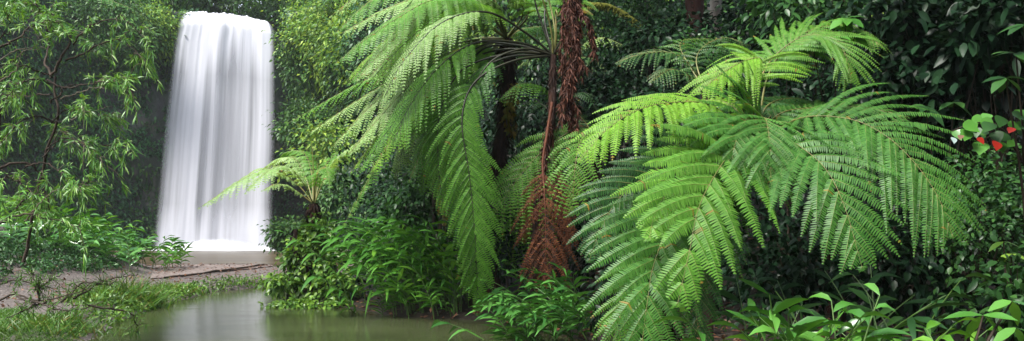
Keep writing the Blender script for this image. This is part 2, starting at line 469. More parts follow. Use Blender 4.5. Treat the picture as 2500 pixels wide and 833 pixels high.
xs = axis(-600, 600, -26, 12, .2, 60)
ys = axis(-600, 900, 4, 38, .2, 70)
gx, gy = np.meshgrid(xs, ys)
gz = np.concatenate([gh(gx[k:k + 40], gy[k:k + 40]) for k in range(0, len(ys), 40)])
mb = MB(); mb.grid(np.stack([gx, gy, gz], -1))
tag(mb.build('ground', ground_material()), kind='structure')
mb = MB()
mb.grid(np.array([[[-60, 5, 0.0], [8, 5, 0.0]], [[-60, 70, 0.0], [8, 70, 0.0]]]))
tag(mb.build('water', water_material()), kind='structure')

# stony mat laid over the spit
mb = MB()
u = np.linspace(0, 1, 60); v = np.linspace(0, 1, 24)
fe = curve([[-13.6, 27.9, 0], [-11.5, 28.9, 0], [-9.2, 28.3, 0]], 60); ne = curve([[-10.6, 21.4, 0], [-10.2, 22.3, 0], [-9.0, 27.3, 0]], 60)
pp = fe[None] * (1 - v[:, None, None]) + ne[None] * v[:, None, None]
pp[..., 2] = np.maximum(gh(pp[..., 0], pp[..., 1]), .04) + .03
mb.grid(pp)
tag(mb.build('path', mat_material()), kind='structure')
mb = MB()
c = curve([at(402, 696, 21.2), at(470, 688, 22.4), at(540, 674, 24.2), at(600, 662, 26.0), at(645, 653, 27.8)], 40)
c[:, 2] = np.maximum(gh(c[:, 0], c[:, 1]), .04) + .06 + .02 * vnoise(np.arange(40) * .4, 0)
mb.tube(c, .035, 6)
tag(mb.build('steel_cable', M['twig_dark'], origin=c[0]), 'thin dark rusty cable lying across the stony spit in front of the waterfall', 'cable')

# ------------------------------------------------------------------ cliff
rim = np.array(RIM[1:13], float)
rc = curve(np.c_[rim, np.zeros(len(rim))], 330)[:, :2]
tang = nrm(np.gradient(rc, axis=0)); outn = np.c_[-tang[:, 1], tang[:, 0]]      # away from the pool
nz = 90
zz = np.linspace(-1.5, 19, nz)
U, Z = np.meshgrid(np.arange(330) * .38, zz)


def cliff_off(U, Z, X):
    o = 2.2 * sstep(9.5, 3.5, Z) * sstep(-24, -17, X) + .9 * sstep(8, 3, Z)           # undercut beside the fall
    o = o - 1.1 * sstep(.5, .9, fbm(U * .16, Z * .16, 0, 31))
    colm = np.abs(((U * .9 + 1.3 * vnoise(U * .4, Z * .1, 0, 7)) % 1.0) - .5)            # basalt columns
    o = o + .45 * colm * sstep(11, 7, Z)
    o = o + .9 * (fbm(U * .5, Z * .35, 0, 33) - .5)
    return o


off = cliff_off(U, Z, rc[None, :, 0])
cp = np.stack([rc[None, :, 0] + outn[None, :, 0] * off, rc[None, :, 1] + outn[None, :, 1] * off, Z + .35 * (fbm(U * .3, Z * .3, 4, 3) - .5)], -1)
cap = cp[-1:].copy(); cap[..., :2] += outn[None] * 9.0; cap[..., 2] += .8
lipm = np.exp(-((rc[:, 0] + 21.3) / 3.9) ** 6)                                            # notch where the river comes over
cp[..., 2] -= (np.maximum(0, cp[..., 2] - 17.6) * lipm[None]); cap[..., 2] -= (np.maximum(0, cap[..., 2] - 17.8) * lipm[None])
mb = MB(); mb.grid(np.concatenate([cp, cap], 0))
tag(mb.build('cliff', M['cliff']), kind='structure')
# river reaching the lip
mb = MB()
mb.grid(np.array([[[-25.0, 57.0, 18.2], [-18.8, 57.0, 17.75]], [[-25.0, 66, 18.4], [-18.8, 66, 18.3]]]))
tag(mb.build('river', water_material()), kind='structure')

# ------------------------------------------------------------------ waterfall
def fall_grid(name, mat, parent, org, dY, seed, shrink=0.0):
    nu, nv = 160, 90
    u = np.linspace(0, 1, nu); v = np.linspace(0, 1, nv)
    Uu, V = np.meshgrid(u, v)
    lipy = np.interp(u, [0, .04, .1, .3, .5, .75, .9, .96, 1], [44, 30, 27, 30, 34, 40, 47, 55, 74]) + 5.0 * (vnoise(u * 16, 0, 0, seed) - .5) + 4 * (vnoise(u * 45, 0, 0, seed) - .5)
    y = lipy[None] + (614 - lipy[None]) * V
    xl = np.interp(y, [26, 44, 100, 300, 500, 600, 615], [450, 438, 424, 400, 381, 370, 360])
    xr = np.interp(y, [40, 60, 74, 300, 500, 600, 615], [655, 667, 671, 674, 669, 668, 678])
    us = shrink + (1 - 2 * shrink) * Uu
    x = xl + (xr - xl) * us
    Y = 55.0 + dY + .45 * (vnoise(Uu * 9, V * .5, 0, seed) - .5) + .08 * (vnoise(Uu * 30, V * .5, 0, seed + 1) - .5)
    Y = Y + 1.8 * np.clip(1 - V / .05, 0, 1) ** 2 - 1.0 * V
    X = (x - CX) / F * Y; Zc = EYE - (y - HY) / F * Y
    mb = MB(); mb.grid(np.stack([X, Y, np.maximum(Zc, -.1)], -1))
    mb.uv = np.stack([Uu, V], -1).reshape(-1, 2)
    return mb.build(name, mat, parent, org)


fo = at(520, 610, 55)
fall = thing('waterfall', fo, 'tall silky white waterfall dropping off the jungle cliff into the brown pool', 'waterfall')
fall_grid('water_curtain', fall_material('falling_water', 13, 3.1, .24, 1.0), fall, fo, 0, 11)
fall_grid('inner_curtain', fall_material('falling_water_inner', 6, 7.7, .2, .9), fall, fo, .8, 23, .02)
# splash cushion and foam at the foot
mb = MB(); nu, nv = 90, 24
Uu, V = np.meshgrid(np.linspace(0, 1, nu), np.linspace(0, 1, nv))
ang = V * PI * .5
cx0, cx1 = at(368, 610, 53.5)[0], at(682, 610, 53.5)[0]
hgt = (.8 + .6 * (vnoise(Uu * 5, 0, 0, 41) - .3)) * np.sin(PI * np.clip(Uu, .0, 1)) ** .5
mb.grid(np.stack([cx0 + (cx1 - cx0) * Uu, 54.2 - 1.5 * np.sin(ang) + .2 * vnoise(Uu * 20, V * 4, 0, 2), np.maximum(hgt * np.cos(ang), 0.01)], -1))
mb.uv = np.stack([Uu, 1.02 - 1.15 * V ** 1.6 * np.sin(PI * Uu) ** .4], -1).reshape(-1, 2)
mb.build('splash', foam_material(), fall, fo)
mb = MB()
mb.grid(np.stack([cx0 - .6 + (cx1 - cx0 + 1.2) * Uu, 53.6 - 2.6 * V * (.35 + .8 * vnoise(Uu * 9, 0, 0, 8) + .5 * vnoise(Uu * 31, 0, 0, 9)), .02 + 0 * V], -1))
mb.uv = np.stack([Uu, V * .9 + .5 * np.abs(Uu - .5) ** 3 * 4], -1).reshape(-1, 2)
mb.build('foam', foam_material(), fall, fo)

# ------------------------------------------------------------------ plants: builders
LANCE = ((0, .08), (.22, .75), (.5, 1.0), (.8, .55), (1, .03))
OVAL = ((0, .06), (.25, .85), (.55, 1.0), (.82, .55), (1, .04))
SMALL = ((0, .1), (.45, 1.0), (1, .05))
BLADE = ((0, 1.0), (.5, .7), (1, .06))


def rdir(r, n):
    return nrm(r.normal(size=(n, 3)))


def frond_geo(ctrl, w, hint=(0, -.7, .7), npin=26, s0=.18, sag=.35, pitch=.02, fwd=(78, 38), arc=.25, seed=1, plw=.68, taper=.45, wl=1.0, wr=1.0, fill=1.0, crisp=0.0, rr=.010, cut=0.0, tipp=2.3, droopl=.18):
    """one tree-fern frond: rachis through ctrl, pairs of pinnae, each a comb of small pinnules"""
    r = R(seed)
    n = 80
    c = curve(ctrl, n)
    T = nrm(np.gradient(c, axis=0))
    h = np.asarray(hint, float)
    N = nrm(h[None] - (T * h).sum(1, keepdims=True) * T)
    Bv = np.cross(T, N)
    Ltot = np.linalg.norm(np.diff(c, axis=0), axis=1).sum()
    leaf = MB(); st = MB()
    st.tube(c, np.interp(np.linspace(0, 1, n), [0, s0, min(.98, s0 + .2), 1], [rr * 1.5, rr, rr * .45, rr * .15]), 6)
    ss = s0 + (1 - s0) * (np.linspace(0, 1, npin) ** .92)
    for i, s in enumerate(ss):
        t = (s - s0) / (1 - s0)
        prof = (taper + (1 - taper) * math.sin(PI / 2 * min(1, t / .36))) * max(.02, 1 - t ** tipp) ** .85
        k = min(n - 1, int(s * (n - 1)))
        spacing = Ltot * (1 - s0) / (npin - 1) * (1.12 if t < .5 else 1.12 - .5 * (t - .5))
        for side in (-1, 1):
            if r.rand() < cut:
                continue
            pl = w * prof * (wl if side < 0 else wr) * (1 + .13 * r.normal())
            if pl < .03:
                pl = .03
            a = math.radians(fwd[0] + (fwd[1] - fwd[0]) * t + 4 * r.normal())
            d = T[k] * math.cos(a) + Bv[k] * side * math.sin(a) + N[k] * .05 * r.normal()
            d = d + crisp * r.normal(size=3)
            d = d / np.linalg.norm(d)
            m = max(5, int(pl / pitch))
            q = (np.arange(m) + .5) / m
            sg = sag * (1 + .25 * r.normal())
            x = q * pl
            lift = .10 * pl * np.sin(PI * q)
            P = c[k] + d * x[:, None] - UP * (sg * pl * q ** 2)[:, None] + T[k] * (arc * pl * .5 * q ** 2)[:, None] + N[k] * (lift * .5)[:, None]
            if crisp:
                P = P + crisp * .25 * pl * np.cumsum(r.normal(size=(m, 3)), 0) / math.sqrt(m)
            pt = nrm(np.gradient(P, axis=0))
            bn = nrm(np.cross(pt, N[k][None])); nn = np.cross(bn, pt)
            plen = spacing * .5 * 1.0 * fill * np.clip(1 - q ** 4, .12, 1) ** .8 * (.72 + .28 * np.sin(PI / 2 * np.clip(q / .25, 0, 1)))
            wdt = (pl / m) * plw * .5
            old = (r.rand(m) < .006) | (r.rand() < .003) | ((q > .9) & (r.rand() < .035))
            for sd in (-1, 1):
                dd = bn * sd * math.cos(.22) + pt * math.sin(.22) - nn * (droopl + .1 * r.rand())
                dd = dd + (.06 + crisp) * r.normal(size=(m, 3))
                pl_ = plen * (1 + .10 * r.normal(size=m))
                for mi_, sel in ((0, ~old), (1, old)):
                    leaf.leaves(P[sel], dd[sel], nn[sel], pl_[sel], wdt, ((0, 1.0), (.62, .82), (1, .12)), .12, 0, m=mi_, flat=True)
            e = np.linspace(0, m - 1, 5).astype(int)
            st.tube(np.vstack([c[k][None], P[e]]), np.linspace(rr * .38, rr * .12, 6), 3)
    return leaf, st


def add_frond(root, org, ctrl, mat, stalk, label=None, name='frond', **kw):
    lf, st = frond_geo(ctrl, **kw)
    o = lf.build(name, [M[mat], M['fern_brown' if mat == 'fern_brown' else 'fern_yellow']], root, org, smooth=False)
    st.build('stalk', M[stalk], o, org)
    if label:
        o['label'] = label
    return o


def px(pts):
    return [at(*p) for p in pts]


def trunk_mesh(pts, r0, r1, n=30, rough=.15, seed=0, nside=12):
    c = curve(pts, n)
    mb = MB()
    rad = np.linspace(r0, r1, n) * (1 + rough * (vnoise(np.arange(n) * .7, 0, 0, seed) - .5) * 2)
    mb.tube(c, rad, nside)
    return mb


def hair(mb, c, rad, n, L, seed, up=-1):
    """old frond bases and fibres that clothe a tree-fern trunk"""
    r = R(seed)
    i = r.randint(0, len(c), n)
    a = r.rand(n) * 2 * PI
    o = np.c_[np.cos(a), np.sin(a), np.zeros(n)]
    mb.leaves(c[i] + o * rad * .9, o * .45 + UP * (up * .9) + .2 * r.normal(size=(n, 3)), o, L * (.5 + r.rand(n)), L * .10, SMALL, .1, .3)


def auto_fronds(root, org, crown, specs, mat, stalk, seed, **kw):
    r = R(seed)
    for i, (az, el, ln, dr) in enumerate(specs):
        d = np.array([math.cos(az), math.sin(az), 0])
        t = np.array([0, .3, .6, .85, 1.0])
        pts = [crown + d * ln * tt * math.cos(el) + UP * (ln * tt * math.sin(el) - dr * ln * tt ** 2) for tt in t]
        k = dict(kw); k['seed'] = seed * 31 + i
        add_frond(root, org, pts, mat, stalk, hint=(0, 0, 1), **k)


def shoot_geo(base, h, az, lean, nl, L, W, r, droop=.45, start=.25, face=None):
    """one leafy ginger cane: arching stem, two ranks of long leaves"""
    d = np.array([math.cos(az), math.sin(az), 0]); t = np.linspace(0, 1, 14)
    c = base + UP * (h * (t - .28 * lean * t ** 2))[:, None] + d * (h * lean * t ** 1.8)[:, None]
    st = MB(); st.tube(c, np.linspace(.012, .004, 14), 5)
    lf = MB()
    s = np.linspace(start, 1, nl)
    P = np.stack([np.interp(s, t, c[:, k]) for k in range(3)], 1)
    T = nrm(np.stack([np.interp(s, t, nrm(np.gradient(c, axis=0))[:, k]) for k in range(3)], 1))
    sidev = nrm(np.cross(d, UP)) if face is None else nrm(np.asarray(face, float))
    sg = np.where(np.arange(nl) % 2 == 0, 1, -1)[:, None]
    D = T * .62 + sidev * sg * .75 + .13 * r.normal(size=(nl, 3)) + UP * .08
    N = nrm(T * -.5 + UP * .9 + d * -.2)
    prof = np.clip(.62 + .5 * np.sin(PI * np.clip((s - start) / (1 - start) * .8 + .12, 0, 1)), .5, 1.1)
    lf.leaves(P, D, N, L * prof * (1 + .12 * r.normal(size=nl)), W * (1 + .1 * r.normal(size=nl)), LANCE, droop * (1 + .35 * r.normal(size=nl)), .22)
    return lf, st


def ginger(name, label, spots, mat, seed, h=(1.0, 1.6), L=.42, W=.048, nl=(9, 13), az=None, lean=(.25, .7), droop=.45, cat='ginger plant', group=None, base=None):
    r = R(seed)
    spots = [np.array([x, y, float(gh(x, y)) - .03]) for x, y in spots]
    org = np.mean(spots, 0) if base is None else base
    root = thing(name, org, label, cat, group)
    for p in spots:
        hh = r.uniform(*h)
        a = r.uniform(0, 2 * PI) if az is None else r.normal(az[0], az[1])
        lf, st = shoot_geo(p, hh, a, r.uniform(*lean), r.randint(nl[0], nl[1] + 1), L * r.uniform(.8, 1.15), W * r.uniform(.85, 1.15), r, droop)
        o = lf.build('shoot', M[mat], root, org)
        st.build('stem', M['shoot'], o, org)
    return root


def shrub(name, label, base, centre, rad, mat, seed, n=2500, L=.12, W=.035, clumps=22, bark='twig_dark', cat='shrub', sec=OVAL, droop=.3, spread=.28, tr=.03, group=None, up=.25):
    """woody plant: branches to leaf clumps spread through an ellipsoid"""
    r = R(seed)
    base = np.asarray(base, float); centre = np.asarray(centre, float); rad = np.asarray(rad, float)
    root = thing(name, base, label, cat, group)
    d = rdir(r, clumps) * (r.rand(clumps, 1) ** .45)
    cl = centre + d * rad
    st = MB()
    fork = base + (centre - base) * .55
    st.tube(curve([base, base + (fork - base) * .5 + .06 * r.normal(size=3), fork], 12), np.linspace(tr, tr * .7, 12), 8)
    for q in cl:
        mid = fork + (q - fork) * .5 + .12 * rad.mean() * r.normal(size=3)
        st.tube(curve([fork, mid, q], 9), np.linspace(tr * .5, tr * .12, 9), 4)
    st.build('trunk', M[bark], root, base)
    k = r.randint(0, clumps, n)
    off = r.normal(size=(n, 3)) * spread * rad
    P = cl[k] + off
    D = nrm(off / rad + .6 * (P - centre) / rad + .5 * r.normal(size=(n, 3)) + UP * -droop)
    N = UP * .9 + .45 * r.normal(size=(n, 3)) + np.array([0, -.25, 0])
    lf = MB()
    lf.leaves(P, D, N, L * r.uniform(.6, 1.25, n), W * r.uniform(.7, 1.25, n), sec, .3, .2)
    lf.build('foliage', M[mat], root, base)
    return root


# ------------------------------------------------------------------ cliff vegetation
def cliff_pts(n, seed, lo=0, hi=330, zlo=0, zhi=19, dens=None):
    r = R(seed)
    ui = r.uniform(lo, hi - 1, n); z = r.uniform(zlo, zhi, n)
    i = ui.astype(int)
    X = np.interp(ui, np.arange(330), rc[:, 0]); Y = np.interp(ui, np.arange(330), rc[:, 1])
    on = np.stack([np.interp(ui, np.arange(330), outn[:, k]) for k in (0, 1)], 1)
    o = cliff_off(ui * .38, z, X)
    keep = np.ones(n, bool)
    if dens is not None:
        keep = r.rand(n) < dens(ui, z, X, Y)
    keep &= ~((np.abs(X + 21.3) < 3.5) & (z > 8))
    P = np.c_[X + on[:, 0] * o, Y + on[:, 1] * o, z]
    return P[keep], -np.c_[on, np.zeros(n)][keep], r


def cliff_cover(name, mat, n, seed, dens, L, out=.5, zhi=19.0):
    P, nn, r = cliff_pts(n, seed, dens=dens, zhi=zhi)
    n = len(P)
    b = .3 + 1.2 * fbm(P[:, 0] * .5, P[:, 1] * .5, P[:, 2] * .5, 77)
    P = P + nn * (out * b * r.rand(n))[:, None] + .1 * r.normal(size=(n, 3))
    D = nn * .6 - UP * .6 + .6 * r.normal(size=(n, 3))
    N = nn * .6 + UP * .8 + .4 * r.normal(size=(n, 3))
    mb = MB(); mb.leaves(P, D, N, L * r.uniform(.6, 1.3, n), L * .28 * r.uniform(.7, 1.2, n), SMALL, .25, .2)
    return tag(mb.build(name, M[mat]), kind='stuff')


pat = lambda X, Y, z, s, sc=.22: fbm(X * sc, Y * sc, z * sc, s)
cliff_cover('cliff_creeper_foliage', 'cliff_leaf', 130000, 501,
            lambda u, z, X, Y: np.clip(sstep(.38, .55, pat(X, Y, z, 61)) * (.25 + .9 * sstep(5, 10, z)), .05, 1) * np.where((X > -18) & (z < 8.5), .12, 1), .34, .9)
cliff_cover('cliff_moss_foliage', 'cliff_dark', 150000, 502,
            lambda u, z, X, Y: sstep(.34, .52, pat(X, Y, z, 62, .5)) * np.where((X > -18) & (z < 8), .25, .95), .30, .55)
cliff_cover('cliff_yellow_foliage', 'cliff_yellow', 110000, 503,  # yellow-green leaves, thickest high on the cliff
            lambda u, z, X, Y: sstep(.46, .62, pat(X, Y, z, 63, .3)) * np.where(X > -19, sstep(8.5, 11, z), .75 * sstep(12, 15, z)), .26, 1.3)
# dry grass hanging under the right-hand lip
P, nn, r = cliff_pts(9000, 504, dens=lambda u, z, X, Y: ((X > -16.5) & (X < -10) & (np.abs(z - 10.0 - .18 * (X + 13)) < 1.3)) * 1.0)
mb = MB(); n = len(P)
mb.leaves(P + nn * (.7 * r.rand(n))[:, None], nn * .5 - UP + .3 * r.normal(size=(n, 3)), nn, .9 * r.uniform(.5, 1.2, n), .035, BLADE, .3, .1)
tag(mb.build('dry_grass', M['litter']), kind='stuff')

# jungle along the top of the cliff, reads as one mass
r = R(77)
mb = MB(); mw = MB()
for k in range(120):
    ui = r.uniform(0, 329); i = int(ui)
    back = r.uniform(1.0, 9)
    b = np.array([rc[i, 0] + outn[i, 0] * back, rc[i, 1] + outn[i, 1] * back, 18.0])
    if abs(b[0] + 21.3) < 3.6 and back < 6.5:
        continue
    hh = r.uniform(1.5, 5.5)
    n = 700
    q = b + UP * hh * .8 + rdir(r, n) * np.array([2.3, 2.0, 2.4]) * (r.rand(n, 1) ** .4)
    mb.leaves(q, rdir(r, n) - UP * .4, UP + .5 * r.normal(size=(n, 3)), r.uniform(.25, .5, n), .10, SMALL, .3, .2)
    mw.tube(curve([b - UP, b + UP * hh * .5 + .2 * r.normal(size=3), b + UP * hh], 8), np.linspace(.14, .05, 8), 6)
for k in range(60):
    b = np.array([r.uniform(-40, 0), r.uniform(62.5, 74), 18.0]); n = 700
    hh = r.uniform(4, 10)
    q = b + UP * hh * .6 + rdir(r, n) * np.array([2.6, 2.0, 3.6]) * (r.rand(n, 1) ** .4)
    mb.leaves(q, rdir(r, n) - UP * .4, UP + .5 * r.normal(size=(n, 3)), r.uniform(.3, .6, n), .13, SMALL, .3, .2)
forest = tag(mb.build('clifftop_forest', M['cliff_leaf']), kind='stuff')

CL = [  # px, py, Y, rx, rz, material, leaves, label
    (772, 60, 53.0, 2.4, 2.4, 'cliff_yellow', 'yellow-green leafy shrub bulging beside the right edge of the waterfall lip'),
    (830, 40, 49.5, 2.8, 2.2, 'cliff_yellow', 'pale lime shrub at the top of the cliff between the waterfall and the tree ferns'),
    (735, 150, 53.6, 1.4, 2.0, 'cliff_leaf', 'green shrub hanging on the cliff directly right of the upper waterfall'),
    (800, 140, 50.8, 2.3, 2.2, 'cliff_yellow', 'yellowish shrub with bare twigs halfway up the cliff right of the waterfall'),
    (875, 130, 46.8, 2.0, 2.0, 'cliff_leaf', 'mid green shrub on the cliff just behind the tips of the big fern fronds'),
    (390, 70, 56.0, 1.8, 2.0, 'cliff_yellow', 'dull yellow shrub clinging left of the waterfall lip above red rock'),
    (320, 110, 54.5, 2.2, 2.2, 'cliff_leaf', 'dark green shrub on the cliff between the slender tree and the waterfall'),
    (255, 40, 51.5, 2.6, 1.9, 'cliff_leaf', 'broad dark shrub high on the cliff behind the slender tree'),
    (810, 370, 40.5, 1.9, 1.5, 'cliff_yellow', 'yellow-green bush above the dark cave mouth right of the waterfall'),
    (745, 300, 48.5, 1.6, 1.2, 'cliff_leaf', 'small bush on the ledge above the cave mouth'),
]
for i, (x, y, Y, rx, rz, mat, lab) in enumerate(CL):
    c = at(x, y, Y)
    shrub('cliff_shrub', lab, c + np.array([.3, 1.8, -rz * .9]), c, (rx, 1.5, rz), mat, 900 + i, 3000, .27, .075, 26, sec=SMALL, group='shrubs clinging to the cliff', tr=.07)
c = at(850, 480, 35)
shrub('rounded_bush', 'rounded dark green bush hanging low behind the arching fern frond, in front of the cave', c + np.array([.4, 1.5, -1.6]), c, (1.55, 1.3, 1.7), 'cliff_leaf', 950, 5200, .20, .06, 40, sec=SMALL, tr=.09, spread=.22)
c = at(715, 570, 33)
shrub('low_bush', 'low dark bush at the far water edge right of the waterfall foot', np.array([c[0], c[1], .05]), c, (1.0, .8, .6), 'cliff_leaf', 951, 1500, .20, .055, 16, sec=SMALL, tr=.04)

# ------------------------------------------------------------------ small tree fern on the overgrown stump
def stump_group():
    cr = at(765, 497, 16.6)
    org = np.array([cr[0] + .05, cr[1] + .1, .1])
    root = thing('tree_fern', org, 'small pale tree fern sprouting from the overgrown stump in front of the waterfall', 'tree fern')
    mb = trunk_mesh([org, org + (cr - org) * .5 + np.array([.06, 0, 0]), cr], .13, .10, seed=4)
    hair(mb, curve([org + (cr - org) * .3, cr], 20), .10, 500, .22, 5)
    mb.build('trunk', M['fern_trunk'], root, org)
    kw = dict(pitch=.030, npin=19, plw=.85, fill=1.15, sag=.5, s0=.22, rr=.012)
    Y = 16.6
    F_ = [
        ([(765, 497, Y), (725, 450, Y), (660, 412, 16.2), (590, 440, 15.8), (487, 507, 15.4)], .42, 'fern_pale'),
        ([(765, 497, Y), (735, 440, 16.2), (690, 405, 15.6), (640, 430, 15.2), (600, 470, 14.9)], .34, 'fern_pale'),
        ([(765, 497, Y), (745, 430, 17), (715, 385, 17.3), (660, 400, 17.6), (610, 440, 17.8)], .40, 'fern_pale'),
        ([(765, 497, Y), (760, 420, 17), (740, 372, 17.8), (700, 372, 18.4), (670, 400, 18.6)], .38, 'fern_bright'),
        ([(768, 497, Y), (795, 430, Y), (830, 380, 16.4), (880, 345, 16.2), (935, 328, 16)], .36, 'fern_pale'),
        ([(768, 497, Y), (785, 425, 17.2), (810, 385, 18), (850, 362, 18.6), (890, 370, 19)], .36, 'fern_bright'),
        ([(766, 497, Y), (772, 440, 16.0), (790, 410, 15.2), (800, 420, 14.6), (806, 455, 14.2)], .30, 'fern_bright'),
        ([(764, 497, Y), (715, 460, 16.4), (680, 450, 16), (640, 465, 15.7)], .26, 'fern_pale'),
    ]
    for i, (p, w, m) in enumerate(F_):
        add_frond(root, org, px(p), m, 'stalk', w=w, hint=(0, -.25, 1), seed=60 + i, **kw)
    mb = MB()
    mb.tube(curve(px([(766, 495, Y), (765, 420, Y), (763, 372, Y), (760, 350, Y)]), 14), np.linspace(.018, .006, 14), 6)
    mb.tube(curve(px([(768, 495, Y), (774, 430, Y), (776, 398, Y)]), 14), np.linspace(.016, .007, 14), 6)
    mb.build('young_stalk', M['stalk'], root, org)
    # stump with climbers
    b = np.array([at(765, 740, 16.6)[0], 16.7, .0])
    c = at(765, 625, 16.5)
    s = shrub('overgrown_stump', 'dead stump smothered in small lime leaves standing in the pond edge', b, c, (.62, .5, .95), 'lime_leaf', 71, 2600, .13, .036, 46, bark='fern_trunk', cat='stump', spread=.17, tr=.11)
    st = MB()
    for a, b2 in (((702, 742, 16.3), (722, 560, 16.4)), ((808, 745, 16.5), (798, 560, 16.6)), ((745, 742, 16.2), (752, 600, 16.3))):
        q = curve([at(*a) - UP * .2, (at(*a) + at(*b2)) / 2 + np.array([.06, 0, 0]), at(*b2)], 14)
        st.tube(q, np.linspace(.07, .04, 14) * (1 + .4 * R(3).rand(14)), 7)
        hair(st, q, .06, 120, .22, 8)
    st.build('stump', M['fern_trunk'], s, np.array(s.location))
    # sprigs spilling over the water left of the stump
    for i, (x, y, Y, rx, rz, lab) in enumerate(((690, 690, 16.2, .38, .22, 'yellow-green sprig trailing over the water at the left of the stump'),
                                                (745, 742, 15.6, .62, .10, 'flat mat of lime leaves floating at the foot of the stump'),
                                                (830, 700, 16.0, .42, .45, 'light green leafy shrub between the stump and the ginger thicket'))):
        c = at(x, y, Y)
        shrub('trailing_shrub', lab, c + np.array([.15, .2, -.12]), c, (rx, .4, rz), 'lime_leaf', 80 + i, 420 + 300 * (i == 2), .13, .036, 16, tr=.015, bark='twig_dark')
    c = at(636, 752, 15.6); c[2] = 0
    rt = thing('seedling', c, 'tiny green seedling poking out of the open pond water', 'seedling')
    m1 = MB(); m1.tube(curve([c - UP * .1, c + UP * .1], 4), .006, 5); m1.build('stem', M['shoot'], rt, c)
    m2 = MB(); r = R(4); m2.leaves(np.repeat(c[None] + UP * .07, 6, 0) + UP * np.linspace(-.03, .05, 6)[:, None], rdir(r, 6) + UP * .5, rdir(r, 6) + UP, .10, .02, LANCE, .3, .2); m2.build('foliage', M['lime_leaf'], rt, c)


stump_group()

# ------------------------------------------------------------------ the big tree ferns in the middle
def big_ferns():
    # trunk seen at x 1240, crown hidden in fronds
    cr = at(1238, 95, 14.2)
    org = np.array([at(1205, 700, 14.0)[0], 14.3, .35]); org[2] = float(gh(org[0], org[1])) - .05
    root = thing('tree_fern', org, 'tall tree fern with a brown mossy trunk whose bright fronds sweep toward the waterfall', 'tree fern')
    pts = [org, at(1208, 450, 14.1), at(1232, 300, 14.1), at(1240, 180, 14.2), cr]
    mb = trunk_mesh(pts, .17, .10, 40, .2, 9)
    tc_ = curve(pts, 60)
    hair(mb, tc_[20:], .12, 900, .25, 15)
    mb.build('trunk', M['fern_trunk'], root, org)
    mb = MB(); r = R(6)
    q = curve(px([(1250, 215, 13.95), (1243, 270, 13.95), (1248, 320, 13.95)]), 260)
    mb.leaves(q + r.normal(size=(260, 3)) * .05, rdir(r, 260) - UP, rdir(r, 260), .12, .03, SMALL, .2, .2)
    mb.build('moss', M['fern_yellow'], root, org)
    kw = dict(pitch=.025, npin=26, taper=.6, sag=.62, plw=.85, fill=1.15, s0=.22, rr=.016, hint=(0, -.35, 1), arc=.3, fwd=(72, 30))
    FR = [
        ([(1238, 95, 14.2), (1190, -20, 13.9), (1060, -50, 13.4), (920, -5, 13), (822, 78, 12.7)], .62, 'fern_bright'),
        ([(1238, 95, 14.2), (1200, 10, 13.6), (1090, -20, 13.0), (960, 15, 12.6), (828, 85, 12.3)], .52, 'fern_pale'),
        ([(1238, 95, 14.2), (1180, 20, 14), (1075, 5, 13.6), (960, 90, 13.3), (852, 203, 13)], .66, 'fern_bright'),
        ([(1238, 95, 14.2), (1200, 20, 13.4), (1110, 15, 12.6), (1000, 95, 12.1), (912, 188, 11.8)], .70, 'fern_lime'),
        ([(1238, 95, 14.2), (1180, 60, 13.6), (1090, 60, 12.9), (1010, 120, 12.3), (935, 215, 12)], .62, 'fern_pale'),
        ([(1238, 95, 14.2), (1140, 110, 14.2), (1010, 170, 14.2), (890, 235, 14.2), (748, 330, 14.2)], .50, 'fern_pale'),
        ([(1238, 95, 14.2), (1150, 105, 13.6), (1050, 165, 13.1), (960, 250, 12.8), (858, 370, 12.6)], .62, 'fern_pale'),
        ([(1238, 95, 14.2), (1160, 120, 13.3), (1080, 175, 12.6), (985, 270, 12.2), (872, 425, 12)], .64, 'fern_bright'),
        ([(1238, 95, 14.2), (1150, 100, 14.8), (1060, 150, 15.2), (1000, 220, 15.5), (930, 330, 15.6)], .62, 'fern_pale'),
        ([(1238, 95, 14.2), (1290, 30, 13.8), (1230, -40, 13.4), (1120, -60, 13), (1000, -30, 12.8)], .60, 'fern_lime'),
        ([(1238, 95, 14.2), (1175, 150, 13.2), (1110, 220, 12.6), (1050, 320, 12.3), (1000, 440, 12.1)], .60, 'fern_green'),
        ([(1238, 95, 14.2), (1185, 160, 14.6), (1120, 230, 15), (1070, 320, 15.2), (1040, 430, 15.3)], .60, 'fern_green'),
        ([(1238, 95, 14.2), (1090, 200, 13.4), (985, 310, 13), (920, 405, 12.9), (842, 545, 12.8)], .30, 'fern_bright'),
        ([(1238, 95, 14.2), (1280, 70, 15.2), (1350, 70, 16), (1420, 110, 16.6)], .55, 'fern_deep'),
    ]
    for i, (p, w, m) in enumerate(FR):
        add_frond(root, org, px(p), m, 'stalk_dark' if i % 4 == 3 else 'stalk', w=w, seed=200 + i, **kw)

    r = R(2024)
    for i in range(16):
        p, w, m = FR[(1, 2, 3, 4, 6, 7, 8, 9, 0, 3, 4, 6, 2, 7, 5, 3)[i]]
        j = r.normal(size=2) * 26; dz = r.uniform(-.5, .9)
        q = [p[0]] + [(x + j[0] * k / 3, y + j[1] * k / 4, Yy + dz * k / 3) for k, (x, y, Yy) in enumerate(p[1:], 1)]
        add_frond(root, org, px(q), ('fern_pale', 'fern_lime', 'fern_bright', 'fern_pale')[i % 4], 'stalk', w=w * r.uniform(.8, 1.05), seed=700 + i, **kw)

    # nearer crown with long bare stalks, dead skirts and hanging fronds
    cr = at(1350, 135, 12.6)
    org = np.array([at(1305, 700, 12.4)[0], 12.7, 0.]); org[2] = float(gh(org[0], org[1])) - .05
    root = thing('tree_fern', org, 'tree fern on a thin dark trunk with rust-red dead fronds dangling from its crown', 'tree fern')
    pts = [org, at(1312, 520, 12.5), at(1322, 420, 12.5), at(1346, 300, 12.5), cr]
    mb = trunk_mesh(pts, .085, .06, 40, .2, 12)
